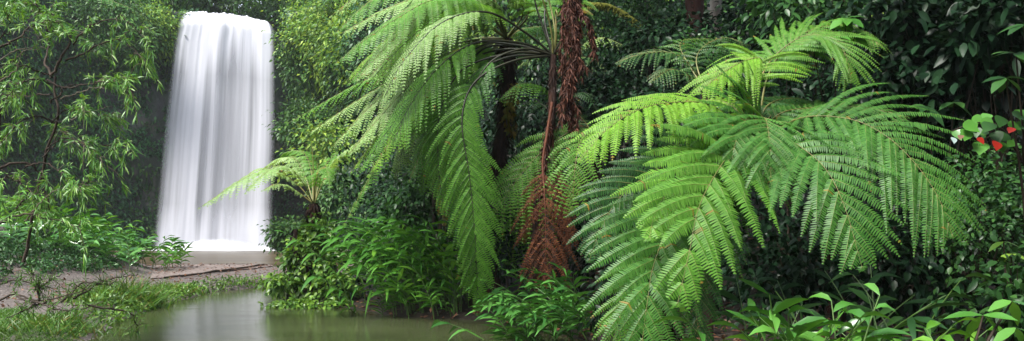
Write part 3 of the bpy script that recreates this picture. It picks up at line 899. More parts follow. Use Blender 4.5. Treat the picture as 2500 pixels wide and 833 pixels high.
    hair(mb, curve(pts, 60)[10:], .06, 400, .13, 25)
    mb.build('trunk', M['fern_trunk'], root, org)
    kw = dict(pitch=.025, npin=25, taper=.6, sag=.6, plw=.85, fill=1.15, rr=.016, hint=(0, -.45, 1), arc=.3, fwd=(70, 30))
    C = (1350, 135, 12.6)
    FR = [
        ([C, (1290, 85, 12.4), (1190, 30, 12), (1080, 55, 11.6), (985, 150, 11.3), (940, 235, 11.2)], .55, 'fern_pale', .42),
        ([C, (1270, 105, 12.4), (1160, 105, 12), (1070, 165, 11.7), (1000, 260, 11.5), (960, 350, 11.4)], .58, 'fern_bright', .42),
        ([C, (1260, 110, 12.6), (1150, 110, 12.6), (1090, 190, 12.5), (1050, 290, 12.5), (1010, 400, 12.4)], .55, 'fern_pale', .45),
        ([C, (1240, 120, 12.9), (1140, 150, 13.2), (1060, 230, 13.4), (1000, 320, 13.5), (965, 430, 13.5)], .62, 'fern_pale', .4),
        ([C, (1250, 125, 13.1), (1160, 170, 13.4), (1100, 260, 13.6), (1050, 350, 13.7), (1030, 470, 13.7)], .6, 'fern_bright', .4),
        ([C, (1280, 120, 12.2), (1200, 150, 11.9), (1150, 230, 11.8), (1130, 330, 11.8), (1120, 420, 11.8)], .42, 'fern_green', .42),
        ([C, (1270, 112, 12.9), (1180, 120, 13), (1125, 200, 13), (1100, 340, 13), (1085, 545, 13)], .40, 'fern_yellow', .55),
        ([C, (1250, 150, 12.0), (1160, 200, 11.7), (1128, 290, 11.5), (1146, 430, 11.45), (1160, 580, 11.5), (1168, 765, 11.8)], .62, 'fern_bright', .34),
        ([C, (1240, 140, 12.4), (1150, 190, 12.2), (1112, 290, 12.1), (1125, 420, 12.0), (1140, 520, 12.0), (1150, 640, 12.0)], .56, 'fern_green', .36),
        ([C, (1250, 130, 12.2), (1130, 170, 12), (1075, 270, 11.9), (1070, 400, 11.9), (1085, 520, 11.9)], .46, 'fern_bright', .4),
        ([C, (1310, 20, 12.6), (1290, -60, 12.5), (1200, -110, 12.2), (1080, -60, 12)], .6, 'fern_lime', .3),
        ([C, (1330, 30, 13), (1370, -90, 13.6), (1450, -120, 14)], .6, 'fern_bright', .3),
        ([C, (1400, 40, 12.4), (1460, -60, 12.2), (1560, -80, 12)], .6, 'fern_bright', .3),
    ]
    for i, (p, w, m, s0) in enumerate(FR):
        k = dict(kw)
        if i in (7, 8, 9):
            k.update(sag=.22, hint=(.15, -1, .2), fwd=(54, 26), arc=.3, npin=34, s0=s0, tipp=3.4)
        add_frond(root, org, px(p), m, 'stalk_dark', 'long green frond hanging straight down to the water' if i == 7 else None, w=w, seed=260 + i, **{**k, 's0': s0})
    mb = MB()
    for p in ([(1350, 135, 12.6), (1348, 90, 12.5), (1338, 40, 12.4), (1325, 0, 12.3), (1310, -40, 12.3)],
              [(1352, 130, 12.6), (1355, 80, 12.6), (1345, 20, 12.7), (1330, -30, 12.7)],
              [(1355, 130, 12.6), (1358, 80, 12.5), (1356, 35, 12.5), (1358, 25, 12.45), (1362, 40, 12.45)]):
        mb.tube(curve(px(p), 16), np.linspace(.022, .012, 16), 6)
    mb.build('young_stalk', M['stalk'], root, org)
    # dead fronds: twisted ropes of curled brown pinnae
    ropes = [
        [(1402, -40, 12.3), (1396, 40, 12.3), (1398, 110, 12.3), (1392, 180, 12.3), (1388, 230, 12.3), (1380, 285, 12.3)],
        [(1408, -40, 12.2), (1404, 60, 12.2), (1402, 160, 12.2), (1398, 215, 12.2), (1410, 290, 12.2), (1412, 390, 12.2), (1410, 430, 12.2), (1418, 472, 12.2)],
        [(1378, -40, 12.4), (1374, 60, 12.4), (1370, 130, 12.4), (1376, 200, 12.4), (1368, 270, 12.4)],
        [(1398, -10, 12.2), (1425, 38, 12.1), (1442, 60, 12.1), (1446, 100, 12.1), (1454, 135, 12.1)],
        [(1392, 20, 12.1), (1405, 90, 12.1), (1412, 140, 12.1), (1425, 165, 12.1)],
        [(1412, -30, 12.3), (1416, 40, 12.2), (1409, 120, 12.2), (1418, 190, 12.2)],
        [(1390, -30, 12.2), (1386, 80, 12.2), (1393, 170, 12.2), (1376, 250, 12.2), (1366, 300, 12.2)],
        [(1400, 150, 12.3), (1394, 230, 12.3), (1398, 330, 12.3)],
        [(1340, 300, 12.4), (1330, 380, 12.4), (1326, 470, 12.3)],
        [(1385, 60, 12.4), (1380, 150, 12.4), (1388, 210, 12.4), (1386, 290, 12.4)],
    ]
    for i, p in enumerate(ropes):
        r = R(300 + i)
        c = curve(px(p), 120)
        c = c + .03 * np.c_[np.sin(np.arange(120) * .35 + i), np.cos(np.arange(120) * .3), 0 * np.arange(120)] * np.linspace(.3, 1, 120)[:, None]
        mb = MB()
        thick = .019 if i in (0, 2, 4, 8) else .013
        mb.tube(c, thick * np.linspace(.9, .45, 120) * (1 + .5 * (vnoise(np.arange(120) * .35, i, 0, 4) - .3)), 7)
        n = 480
        k = r.randint(0, 120, n)
        o = rdir(r, n)
        mb.leaves(c[k] + o * thick * .7, o * .5 - UP * 1.0 + .4 * r.normal(size=(n, 3)), o, r.uniform(.05, .17, n), .011, SMALL, .2, .4)
        mb.build('dead_frond', M['dead_rope'], root, org)
    o = add_frond(root, org, px([(1348, 250, 12.3), (1335, 330, 12.2), (1325, 400, 12.1), (1330, 480, 12.0), (1332, 590, 12.0), (1328, 692, 12.0)]), 'fern_brown', 'stalk_brown',
                  'crisp brown withered frond hanging lowest under the crown', 'dead_frond', w=.74, hint=(.1, -1, .1), npin=17, s0=.42, sag=.30, pitch=.026, fwd=(58, 26), tipp=3.2, crisp=.07, seed=333, fill=.9, rr=.02, taper=.6)
    add_frond(root, org, px([(1345, 260, 12.5), (1352, 380, 12.5), (1372, 470, 12.4), (1385, 560, 12.4), (1380, 640, 12.4)]), 'fern_brown', 'stalk_brown',
              None, 'dead_frond', w=.34, hint=(.1, -1, .1), npin=24, s0=.4, sag=.5, pitch=.028, fwd=(45, 25), crisp=.14, seed=334, fill=.9, rr=.02, taper=.6)
    add_frond(root, org, px([(1340, 340, 12.7), (1315, 420, 12.7), (1295, 500, 12.7), (1280, 590, 12.7)]), 'fern_yellow', 'stalk_brown',
              'yellowing frond beside the withered brown one', 'dead_frond', w=.34, hint=(.1, -1, .1), npin=20, s0=.3, sag=.5, pitch=.03, fwd=(45, 25), crisp=.05, seed=335, rr=.018, taper=.6)

    # low fern behind: fronds fan out above the dead ones
    cr = at(1446, 345, 12.7)
    org = np.array([at(1470, 700, 12.8)[0], 12.9, 0.]); org[2] = float(gh(org[0], org[1])) - .05
    root = thing('tree_fern', org, 'low tree fern with a green frond drooping over the withered brown frond', 'tree fern')
    pts = [org, at(1460, 470, 12.8), cr]
    mb = trunk_mesh(pts, .085, .07, 30, .2, 14); hair(mb, curve(pts, 40), .07, 400, .2, 35)
    mb.build('trunk', M['fern_trunk'], root, org)
    C = (1446, 345, 12.7)
    FR = [
        ([C, (1420, 308, 12.6), (1330, 365, 12.5), (1265, 435, 12.4), (1205, 525, 12.3)], 0.81, 'fern_bright', (.1, -.9, .5), .7),
        ([C, (1420, 325, 12.8), (1345, 390, 12.9), (1290, 480, 12.9), (1250, 580, 12.9), (1240, 640, 12.9)], 0.78, 'fern_bright', (0, -1, .3), .7),
        ([C, (1450, 320, 12.4), (1420, 340, 12.1), (1405, 400, 11.8), (1400, 470, 11.7), (1395, 520, 11.7)], 0.55, 'fern_bright', (0, -.9, .5), .6),
        ([C, (1400, 320, 13.0), (1340, 330, 13.2), (1300, 370, 13.4), (1270, 420, 13.5)], .40, 'fern_deep', (0, -.4, 1), .6),
        ([C, (1480, 310, 12.9), (1540, 310, 13.1), (1590, 350, 13.2), (1620, 410, 13.2)], .5, 'fern_deep', (0, -.4, 1), .6),
        ([C, (1430, 300, 13.5), (1380, 260, 14.1), (1330, 300, 14.5)], .4, 'fern_deep', (0, -.4, 1), .6),
    ]
    for i, (p, w, m, h, sg) in enumerate(FR):
        add_frond(root, org, px(p), m, 'stalk', w=w, seed=360 + i, pitch=.03, npin=17, taper=.65, sag=sg, s0=.2, rr=.013, hint=h, arc=.35, fwd=(68, 32))

    # small fern in the gap between trunks
    cr = at(1352, 300, 13.4)
    org = np.array([at(1360, 650, 13.4)[0], 13.5, 0.]); org[2] = float(gh(org[0], org[1])) - .05
    root = thing('tree_fern', org, 'small tree fern with one fresh frond spread between the two brown trunks', 'tree fern')
    trunk_mesh([org, (org + cr) / 2 + np.array([.1, 0, 0]), cr], .06, .05, 20, .2, 16).build('trunk', M['fern_trunk'], root, org)
    C = (1352, 300, 13.4)
    for i, (p, w, m) in enumerate((([C, (1345, 235, 13.2), (1305, 206, 13), (1262, 210, 12.8), (1222, 240, 12.7)], .45, 'fern_bright'),
                                   ([C, (1330, 260, 13.6), (1290, 250, 13.8), (1250, 300, 14)], .38, 'fern_deep'),
                                   ([C, (1390, 240, 13.5), (1430, 230, 13.6), (1470, 290, 13.7)], .38, 'fern_deep'))):
        add_frond(root, org, px(p), m, 'stalk_dark', w=w, seed=380 + i, pitch=.034, npin=20, sag=.7, s0=.28, rr=.011, hint=(0, -.3, 1), fwd=(70, 28))


big_ferns()

# ------------------------------------------------------------------ foreground tree fern on the right
def right_fern():
    Y = 7.0
    C = (1850, 352, 7.5)
    cr = at(*C)
    org = np.array([cr[0] + .05, 7.2, 0.]); org[2] = float(gh(org[0], org[1])) - .05
    root = thing('tree_fern', org, 'big foreground tree fern with broad lush green fronds arching in every direction', 'tree fern')
    b2 = at(1610, 800, 7.6); org[0] = b2[0]; org[1] = b2[1]; org[2] = float(gh(org[0], org[1])) - .05; root.location = org
    pts = [org, at(1650, 600, 7.6), at(1760, 420, 7.4), cr]
    mb = trunk_mesh(pts, .10, .085, 30, .2, 21); hair(mb, curve(pts, 40), .09, 600, .2, 45)
    mb.build('trunk', M['fern_trunk'], root, org)
    face = (.0, -1, .32)
    FR = [  # materials step lighter and darker by layer, shading between fronds painted as tone
        # ctrl, pinna length, material, normal, sag, npin, s0, forward angles
        ([C, (1745, 262, 7.0), (1650, 250, 6.7), (1560, 268, 6.4), (1480, 318, 6.2), (1418, 388, 6.1)], .46, 'fern_lime', (0, -.62, .95), .28, 18, .26, (66, 28)),
        ([C, (1800, 272, 7.4), (1755, 245, 7.8), (1700, 250, 8.0), (1640, 278, 8.2)], .36, 'fern_lime', (0, -.5, 1), .35, 13, .25, (66, 30)),
        ([C, (1850, 230, 7.3), (1880, 150, 7.5), (1960, 88, 7.5), (2035, 95, 7.3), (2066, 140, 7.15), (2078, 195, 7.1)], .56, 'fern_bright', (0, -.72, .9), .20, 18, .38, (68, 26)),
        ([C, (1835, 220, 7.2), (1860, 148, 7.2), (1820, 148, 7.1), (1765, 178, 7.0), (1708, 224, 6.9)], .50, 'fern_lime', (0, -.55, .9), .40, 17, .36, (66, 28)),
        ([C, (1870, 200, 7.6), (1920, 115, 7.9), (1990, 70, 8.1), (2080, 66, 8.2), (2150, 112, 8.0)], .48, 'fern_bright', (0, -.6, .95), .36, 17, .38, (66, 28)),
        ([C, (1775, 340, 6.6), (1700, 395, 6.25), (1640, 455, 6.0), (1600, 520, 5.8), (1586, 578, 5.55)], .48, 'fern_lime2', (-.1, -1, .42), .12, 15, .02, (74, 26)),
        ([C, (1790, 370, 6.4), (1735, 445, 6.0), (1702, 520, 5.75), (1684, 610, 5.55), (1655, 738, 5.4)], .60, 'fern_bright', face, .18, 15, .02, (72, 28)),
        ([C, (1740, 400, 6.9), (1650, 520, 6.5), (1598, 640, 6.2), (1580, 740, 6.0), (1560, 900, 5.85)], .60, 'fern_green', face, .18, 16, .15, (70, 28)),
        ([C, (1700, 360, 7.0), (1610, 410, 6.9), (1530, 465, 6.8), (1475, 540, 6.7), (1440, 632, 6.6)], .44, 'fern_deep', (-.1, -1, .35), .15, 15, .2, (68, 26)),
        ([C, (1890, 325, 6.7), (1945, 352, 6.4), (2015, 412, 6.1), (2062, 505, 5.9), (2104, 650, 5.7)], .58, 'fern_green', face, .16, 16, .02, (70, 28)),
        ([C, (1950, 290, 6.9), (2070, 290, 6.6), (2160, 330, 6.35), (2235, 400, 6.15), (2292, 485, 6.0), (2324, 572, 5.9)], .66, 'fern_green', (.05, -.82, .68), .20, 19, .14, (72, 28)),
        ([C, (1900, 280, 7.3), (2000, 262, 7.5), (2110, 262, 7.5), (2215, 285, 7.4)], .50, 'fern_green', (0, -.55, 1), .42, 18, .15, (66, 30)),
        ([C, (1880, 285, 7.4), (1950, 258, 7.7), (2030, 270, 7.8), (2090, 320, 7.8)], .45, 'fern_green', (0, -.6, .95), .38, 16, .1, (66, 30)),
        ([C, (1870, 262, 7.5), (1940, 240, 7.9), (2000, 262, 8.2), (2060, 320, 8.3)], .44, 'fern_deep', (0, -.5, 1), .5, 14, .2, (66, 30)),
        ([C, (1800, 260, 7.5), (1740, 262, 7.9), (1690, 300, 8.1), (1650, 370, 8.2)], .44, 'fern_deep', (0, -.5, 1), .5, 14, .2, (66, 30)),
        ([C, (1862, 292, 6.9), (1872, 300, 6.6), (1880, 360, 6.3), (1882, 430, 6.2)], .66, 'fern_green', face, .2, 14, .05, (72, 28)),
        ([C, (1832, 296, 6.9), (1815, 300, 6.6), (1795, 350, 6.3), (1780, 430, 6.2)], .62, 'fern_green', face, .2, 14, .05, (76, 28)),
        ([C, (1760, 480, 6.7), (1700, 620, 6.3), (1700, 760, 6.1), (1712, 860, 6.0)], .36, 'fern_deep', face, .2, 14, .35, (66, 28)),
        ([C, (1690, 480, 6.9), (1580, 640, 6.4), (1520, 760, 6.2), (1490, 860, 6.1)], .36, 'fern_bright', face, .2, 18, .4, (62, 28)),
    ]
    for i, (p, w, m, h, sg, npn, s0, fw) in enumerate(FR):
        stk = 'stalk'
        add_frond(root, org, px(p), m, stk, w=w * (1.22 if h[2] < .75 else 1.05), seed=400 + i, pitch=.0172, npin=int(npn * 1.42), taper=.7, sag=sg, s0=s0, rr=.009, hint=h, arc=.14, fwd=fw, cut=.02, tipp=3.6, plw=.84, fill=1.04, droopl=.24)

    # darker fern behind it
    cr = at(1722, 225, 10.2)
    org = np.array([cr[0] + .1, 10.4, 0.]); org[2] = float(gh(org[0], org[1])) - .05
    root = thing('tree_fern', org, 'dark green tree fern in the shade behind the lime-green frond', 'tree fern')
    trunk_mesh([org, (org + cr) / 2, cr], .07, .06, 20, .2, 26).build('trunk', M['fern_trunk'], root, org)
    C2 = (1722, 225, 10.2)
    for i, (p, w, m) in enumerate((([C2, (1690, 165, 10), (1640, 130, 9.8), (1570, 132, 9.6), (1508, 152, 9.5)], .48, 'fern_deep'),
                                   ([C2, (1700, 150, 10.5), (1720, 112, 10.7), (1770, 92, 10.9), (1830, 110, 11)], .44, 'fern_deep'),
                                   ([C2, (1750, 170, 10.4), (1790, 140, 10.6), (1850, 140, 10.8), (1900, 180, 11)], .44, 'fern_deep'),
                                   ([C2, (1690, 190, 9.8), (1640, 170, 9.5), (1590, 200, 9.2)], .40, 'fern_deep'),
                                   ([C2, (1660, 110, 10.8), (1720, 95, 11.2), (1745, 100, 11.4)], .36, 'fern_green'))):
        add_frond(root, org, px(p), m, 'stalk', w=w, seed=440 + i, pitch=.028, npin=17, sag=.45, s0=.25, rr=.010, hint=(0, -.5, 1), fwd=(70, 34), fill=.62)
    # pale frond tip far back
    cr = at(1400, 150, 17)
    org = np.array([cr[0] + .1, 17.2, 0.]); org[2] = float(gh(org[0], org[1])) - .05
    root = thing('tree_fern', org, 'distant tree fern with a pale feathery frond behind the rust-red dead fronds', 'tree fern')
    trunk_mesh([org, (org + cr) / 2, cr], .08, .07, 20, .2, 27).build('trunk', M['fern_trunk'], root, org)
    C3 = (1400, 150, 17)
    for i, (p, w, m) in enumerate((([C3, (1430, 105, 16.8), (1470, 92, 16.6), (1522, 110, 16.5)], .40, 'fern_pale'),
                                   ([C3, (1370, 100, 17.2), (1320, 110, 17.4), (1270, 160, 17.5)], .5, 'fern_green'),
                                   ([C3, (1420, 140, 16.2), (1460, 150, 15.8), (1490, 190, 15.6)], .4, 'fern_deep'))):
        add_frond(root, org, px(p), m, 'stalk', w=w, seed=460 + i, pitch=.04, npin=22, sag=.7, s0=.2, rr=.012, hint=(0, -.3, 1))
    # frond poking in at the top left
    cr = at(420, -150, 19)
    org = np.array([cr[0] - 9.0, 20.5, 0.])
    a = at(395, -40, 17)
    org = np.array([-12.5, 17.4, 0.]); org[2] = float(gh(org[0], org[1]))
    crw = np.array([-12.3, 17.2, 7.6])
    root = thing('tree_fern', org, 'tall tree fern showing only a drooping frond end at the top above the slender tree', 'tree fern')
    trunk_mesh([org, (org + crw) / 2 + np.array([.2, 0, 0]), crw], .10, .07, 24, .2, 28).build('trunk', M['fern_trunk'], root, org)
    for i, (p, w) in enumerate((([crw, at(150, -60, 16.5), at(230, -15, 16), at(320, 20, 15.7)], .42),
                                ([crw, at(200, -80, 17.5), at(300, -30, 17.3), at(345, 8, 17.2)], .42),
                                ([crw, crw + np.array([-1.2, .3, .4]), crw + np.array([-2.4, .5, -.2])], .5),
                                ([crw, crw + np.array([-.6, 1.2, .4]), crw + np.array([-1.0, 2.4, -.2])], .5))):
        add_frond(root, org, p, 'fern_green', 'stalk', w=w, seed=480 + i, pitch=.04, npin=20, sag=.5, s0=.3, rr=.012, hint=(0, -.3, 1))


right_fern()

# ------------------------------------------------------------------ ginger thickets
def spots(n, seed, pts, jit):
    r = R(seed)
    pts = np.asarray(pts, float)
    p = pts[r.randint(0, len(pts), n)] if len(pts) > 2 else pts[0] + (pts[1] - pts[0]) * r.rand(n, 1)
    return [tuple(q) for q in p + r.normal(size=(n, 2)) * jit]


g = 'ginger clumps along the banks'
ginger('ginger_clump', 'glossy ginger clump on the far left bank at the frame edge, under the slender tree', spots(26, 1, [(-16.2, 23.5), (-14.6, 24.5)], (.5, .8)), 'ginger_lime', 11, (1.0, 1.6), .60, .052, (8, 12), group=g)
ginger('ginger_clump', 'glossy ginger clump in the middle of the left bank thicket', spots(28, 2, [(-14.4, 24.2), (-12.8, 25)], (.5, .8)), 'ginger', 12, (1.0, 1.5), .60, .052, (8, 12), group=g)
ginger('ginger_clump', 'ginger clump at the end of the left bank thicket nearest the waterfall', spots(26, 3, [(-12.9, 25.2), (-12.0, 25.6)], (.4, .6)), 'ginger', 13, (.8, 1.3), 0.56, .05, (8, 12), group=g)
ginger('ginger_clump', 'lower darker ginger clump at the front of the left bank thicket beside bare ground', spots(24, 4, [(-15.0, 21.8), (-12.6, 23.4)], (.4, .4)), 'ginger_blue', 14, (.5, .9), .52, .046, (7, 10), group=g)
w = (PI * 1.12, .45)
ginger('ginger_clump', 'dense wet ginger clump beside the overgrown stump, leaning over the pond', spots(30, 5, [(-2.75, 14.9), (-1.9, 14.6)], (.3, .4)), 'ginger', 15, (1.2, 2.1), .62, .038, (12, 16), az=w, lean=(.3, .75), group=g)
ginger('ginger_clump', 'tall pale-edged ginger clump in the middle of the centre bank', spots(32, 6, [(-2.1, 14.4), (-1.1, 14.2)], (.3, .35)), 'ginger', 16, (1.2, 2.1), .64, .038, (12, 16), az=w, lean=(.3, .8), group=g)
ginger('ginger_clump', 'ginger clump with broad upright leaves next to the long hanging frond', spots(20, 7, [(-1.7, 14.4), (-1.0, 14.3)], (.25, .4)), 'ginger_lime', 17, (1.1, 1.9), .52, .040, (9, 12), az=(PI * .9, .8), group=g)
ginger('ginger_clump', 'small low ginger clump dipping its leaves into the pond below the centre thicket', spots(16, 8, [(-3.0, 14.3), (-1.0, 13.75)], (.2, .15)), 'ginger', 18, (.5, .9), .46, .028, (7, 10), az=(PI * 1.3, .5), lean=(.6, 1.1), group=g)
ginger('ginger_clump', 'dark wet ginger clump under the withered brown frond', spots(24, 9, [(.2, 12.0), (1.3, 11.8)], (.25, .3)), 'ginger_blue', 19, (.7, 1.2), .46, .034, (10, 13), az=(PI * 1.2, .6), lean=(.5, 1.0), group=g)
ginger('ginger_clump', 'ginger shoots arching over the water at the bottom below the withered frond', spots(22, 10, [(.25, 11.4), (1.15, 10.7)], (.2, .2)), 'ginger_blue', 20, (.55, 1.0), .44, .034, (9, 12), az=(PI * 1.1, .5), lean=(.6, 1.1), group=g)
ginger('ginger_clump', 'broad-leaved bright ginger clump at the bottom right below the big fern', spots(26, 21, [(1.7, 4.75), (2.45, 4.8)], (.14, .28)), 'ginger', 21, (.8, 1.2), .33, .030, (7, 10), az=(-PI * .5, 1.2), lean=(.15, .6), droop=.5, group=g)
ginger('ginger_clump', 'ginger clump with arching lime leaves at the bottom right nearest the red leaves', spots(18, 22, [(2.5, 4.9), (3.05, 5.0)], (.12, .25)), 'ginger_lime', 22, (.7, 1.05), .30, .030, (7, 10), lean=(.3, .8), droop=.5, group=g)
ginger('ginger_clump', 'dark shaded ginger behind the bright clump at the bottom right', spots(14, 23, [(2.0, 6.0), (3.6, 6.4)], (.2, .3)), 'mid_leaf', 23, (.95, 1.4), .38, .030, (7, 10), group=g)

# ------------------------------------------------------------------ jungle wall on the right
def understory():
    r = R(808)
    n = 95000
    X = r.uniform(-5, 19, n); Y = r.uniform(9, 29, n)
    g0 = gh(X, Y)
    Z = g0 + r.rand(n) ** 1.3 * (3.2 + 1.5 * fbm(X * .6, Y * .6, 0, 4))
    k = fbm(X * .9, Y * .9, Z * .9, 19) + .10 * r.normal(size=n)
    keep = (k > .44) & (X > -3.8 + (Y - 14) * -.12) & (Y > np.interp(X, [-2, 1.2, 2.2, 3.5], [15.5, 14.6, 12.0, 9.2]))
    P = np.c_[X, Y, Z][keep]; n = len(P)
    mb = MB()
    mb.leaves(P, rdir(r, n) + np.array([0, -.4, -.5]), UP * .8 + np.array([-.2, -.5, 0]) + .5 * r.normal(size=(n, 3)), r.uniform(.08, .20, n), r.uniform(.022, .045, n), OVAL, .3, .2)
    tag(mb.build('undergrowth', M['dark_leaf']), kind='stuff')
    S = [  # px, py, Y, rx, rz, mat, leaf L, leaf W, n, label
        (1015, 500, 15.8, .85, .9, 'mid_leaf', .17, .05, 1500, 'glossy round-leaved shrub behind the centre ginger, below the drooping pale fronds'),
        (1100, 400, 16.8, .8, 1.1, 'mid_leaf', .18, .05, 1300, 'shaded shrub with shiny leaves behind the thin dark stems'),
        (1160, 610, 15.0, .6, .9, 'dark_leaf', .16, .045, 1100, 'dark shrub behind the long hanging frond'),
        (1225, 560, 13.2, .45, .8, 'dark_leaf', .16, .045, 900, 'added dark shrub filling the dark gap between the hanging frond and the withered fronds'),  # added over the trunk foot, where the gap is just dark
        (1300, 250, 17.5, 1.2, 1.3, 'dark_leaf', .20, .055, 1500, 'dark glossy shrub behind the two brown fern trunks'),
        (1480, 240, 14.5, 1.0, 1.0, 'dark_leaf', .17, .05, 1500, 'dark wet shrub just right of the dangling red dead fronds'),
        (1560, 60, 19, 1.6, 1.4, 'mid_leaf', .13, .035, 2600, 'fine-leaved tall shrub left of the pale tree trunk'),
        (1460, 50, 20, 1.5, 1.5, 'mid_leaf', .15, .04, 2200, 'hazy fine-leaved shrub beyond the mossy horizontal branch'),
        (1640, 110, 14, .9, .7, 'dark_leaf', .20, .055, 900, 'dark shrub with flashing wet leaves below the pale trunk'),
        (1760, 170, 12.5, .8, .6, 'mid_leaf', .16, .045, 800, 'leafy shrub between the pale trunk and the arching right frond'),
        (1850, 60, 14, 1.1, .8, 'dark_leaf', .18, .05, 1300, 'black-green shrub right of the pale trunk'),
        (1990, 30, 10.5, .9, .5, 'mid_leaf', .20, .055, 700, 'broad-leaved shrub above the arching right frond'),
        (1920, 260, 10.5, 1.0, .6, 'dark_leaf', .15, .042, 1400, 'small-leaved dark shrub right behind the big fern crown'),
        (2230, 60, 9.5, .9, .6, 'dark_leaf', .22, .06, 800, 'dark large-leaved shrub at the top right'),
        (2180, 200, 9.5, .9, .6, 'dark_leaf', .18, .05, 1000, 'dark shrub in the gap right of the arching frond tip'),
        (2370, 160, 9.0, .8, .7, 'dark_leaf', .22, .06, 800, 'deep shade shrub above the red leaves'),
        (2440, 60, 8.4, .7, .5, 'dark_leaf', .24, .065, 600, 'large-leaved shrub in the top right corner'),
        (2440, 470, 8.0, .55, .5, 'mid_leaf', .10, .032, 900, 'small-leaved shrub below the red leaves at the right edge'),
        (2380, 600, 7.6, .6, .5, 'mid_leaf', .09, .028, 1000, 'shrub with tiny leaves right of the big drooping fern frond'),
        (2180, 640, 8.0, .7, .5, 'dark_leaf', .16, .045, 700, 'dark shrub under the drooping fern frond tips'),
        (1940, 640, 8.5, .7, .5, 'dark_leaf', .14, .04, 700, 'dark shrub in the black hollow under the big fern'),
        (1540, 700, 10.0, .6, .5, 'dark_leaf', .16, .045, 700, 'dark shrub behind the lowest fern frond'),
        (1460, 560, 13.6, .8, .8, 'dark_leaf', .15, .04, 1300, 'dark thicket behind the withered brown frond'),
        (2350, 400, 9.5, .9, .8, 'dark_leaf', .16, .045, 1300, 'black-green shrub right of the broad fern fan'),
        (1640, 250, 11.5, .9, .6, 'dark_leaf', .15, .042, 1200, 'dark shrub above the lime frond'),
        (2470, 740, 6.4, .5, .4, 'mid_leaf', .14, .04, 350, 'sparse shrub in the bottom right corner'),
    ]
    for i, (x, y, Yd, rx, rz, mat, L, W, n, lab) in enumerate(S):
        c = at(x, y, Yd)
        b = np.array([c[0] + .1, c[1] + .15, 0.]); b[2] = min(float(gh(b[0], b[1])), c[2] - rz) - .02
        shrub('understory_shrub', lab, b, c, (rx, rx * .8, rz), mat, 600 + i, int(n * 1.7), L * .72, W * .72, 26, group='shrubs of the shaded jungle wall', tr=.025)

    # sapling with whorls of broad leaves at the top right
    def broadleaf(lab, tips, Yd, root_px, mat, L, W, seed, nl=7):
        r = R(seed)
        b = at(*root_px); b[2] = min(float(gh(b[0], b[1])), b[2])
        root = thing('broadleaf_sapling', b, lab, 'sapling')
        st = MB(); lf = MB()
        for (x, y) in tips:
            t = at(x, y, Yd + r.uniform(-.2, .2))
            st.tube(curve([b, b + (t - b) * np.array([.3, .3, .6]), t], 14), np.linspace(.02, .006, 14), 5)
            a = r.uniform(0, 2 * PI) + np.arange(nl) * 2.4
            D = np.c_[np.cos(a), np.sin(a) * .8, -.15 + .25 * r.normal(size=nl)]
            lf.leaves(np.repeat(t[None], nl, 0), D, UP + np.array([0, -.45, 0]) + .15 * r.normal(size=(nl, 3)), L * r.uniform(.75, 1.2, nl), W, OVAL, .28, .15)
        st.build('stem', M['twig_dark'], root, b); lf.build('foliage', M[mat], root, b)
    broadleaf('sapling with whorls of broad mid green leaves right of the arching frond tip', [(2030, 90), (2065, 45), (2085, 90), (1985, 115)], 7.9, (2060, 420, 8.3), 'ginger', .27, .06, 41)
    broadleaf('sapling with pale green leaves at the right edge above the red leaves', [(2480, 130), (2455, 190), (2500, 60)], 6.2, (2520, 420, 6.6), 'mid_leaf', .20, .045, 42, 5)
    broadleaf('dim sapling with hanging broad leaves in the dark right of the big fern', [(2230, 300), (2260, 260), (2330, 250), (2390, 140)], 8.2, (2300, 520, 8.6), 'mid_leaf', .24, .055, 43, 6)
    broadleaf('bent seedling with long lime leaves at the bottom right corner', [(2400, 770), (2470, 735), (2480, 800)], 4.6, (2350, 900, 4.7), 'ginger', .22, .035, 44, 4)
    broadleaf('small seedling with two bright leaves in the shade at the right', [(2450, 590), (2470, 620)], 6.6, (2460, 760, 6.8), 'lime_leaf', .15, .03, 45, 3)

    # vine with heart-shaped leaves, three of them red
    b = at(2530, 560, 6.9)
    root = thing('heart_leaf_vine', b, 'vine with heart-shaped green leaves and three red leaves against the dark jungle', 'vine')
    r = R(12)
    st = MB()
    vg = np.array([b[0] + .2, b[1] + .1, float(gh(b[0], b[1])) - .05])
    st.tube(curve([vg, (vg + b) / 2 + np.array([.1, 0, 0]), b], 12), np.linspace(.018, .012, 12), 6)
    paths = [[(2530, 560, 6.9), (2500, 400, 6.7), (2440, 310, 6.5), (2380, 300, 6.4), (2325, 320, 6.35)], [(2500, 400, 6.7), (2450, 330, 6.45), (2400, 340, 6.4)], [(2500, 400, 6.7), (2490, 320, 6.5), (2440, 285, 6.5)]]
    for p in paths:
        st.tube(curve(px(p), 20), np.linspace(.012, .004, 20), 5)
    st.build('stem', M['twig_dark'], root, b)
    HEART = ((0, .22), (.1, .80), (.3, 1.0), (.58, .74), (.84, .28), (1, .03))

    def hl(x, y, s, mat, lab=None):
        t = at(x, y, (6.15 if lab else 6.35 + r.uniform(-.12, .12)))
        lf = MB()
        lf.leaves(t[None], np.array([[r.uniform(-1.2, 1.2), -.5, -.8]]), np.array([[r.uniform(-.5, .5), -.8, .8]]), s, s * .46, HEART, .05, .12)
        o = lf.build('leaf', M[mat], root, b)
        if lab:
            o['label'] = lab
    for (x, y) in ((2335, 318), (2352, 300), (2375, 285), (2398, 290), (2420, 300), (2445, 285), (2470, 275), (2492, 268), (2460, 300), (2430, 322), (2405, 318), (2380, 312), (2362, 318), (2480, 300), (2498, 292), (2455, 325), (2440, 345), (2395, 348), (2490, 330), (2475, 345), (2365, 295), (2412, 278), (2500, 310)):
        hl(x, y, r.uniform(.10, .15), 'mid_leaf' if r.rand() < .5 else 'ginger')
    for (x, y, s) in ((2388, 336, .075), (2434, 346, .10), (2472, 312, .075)):
        hl(x, y, s, 'red_leaf', 'scarlet red leaf')
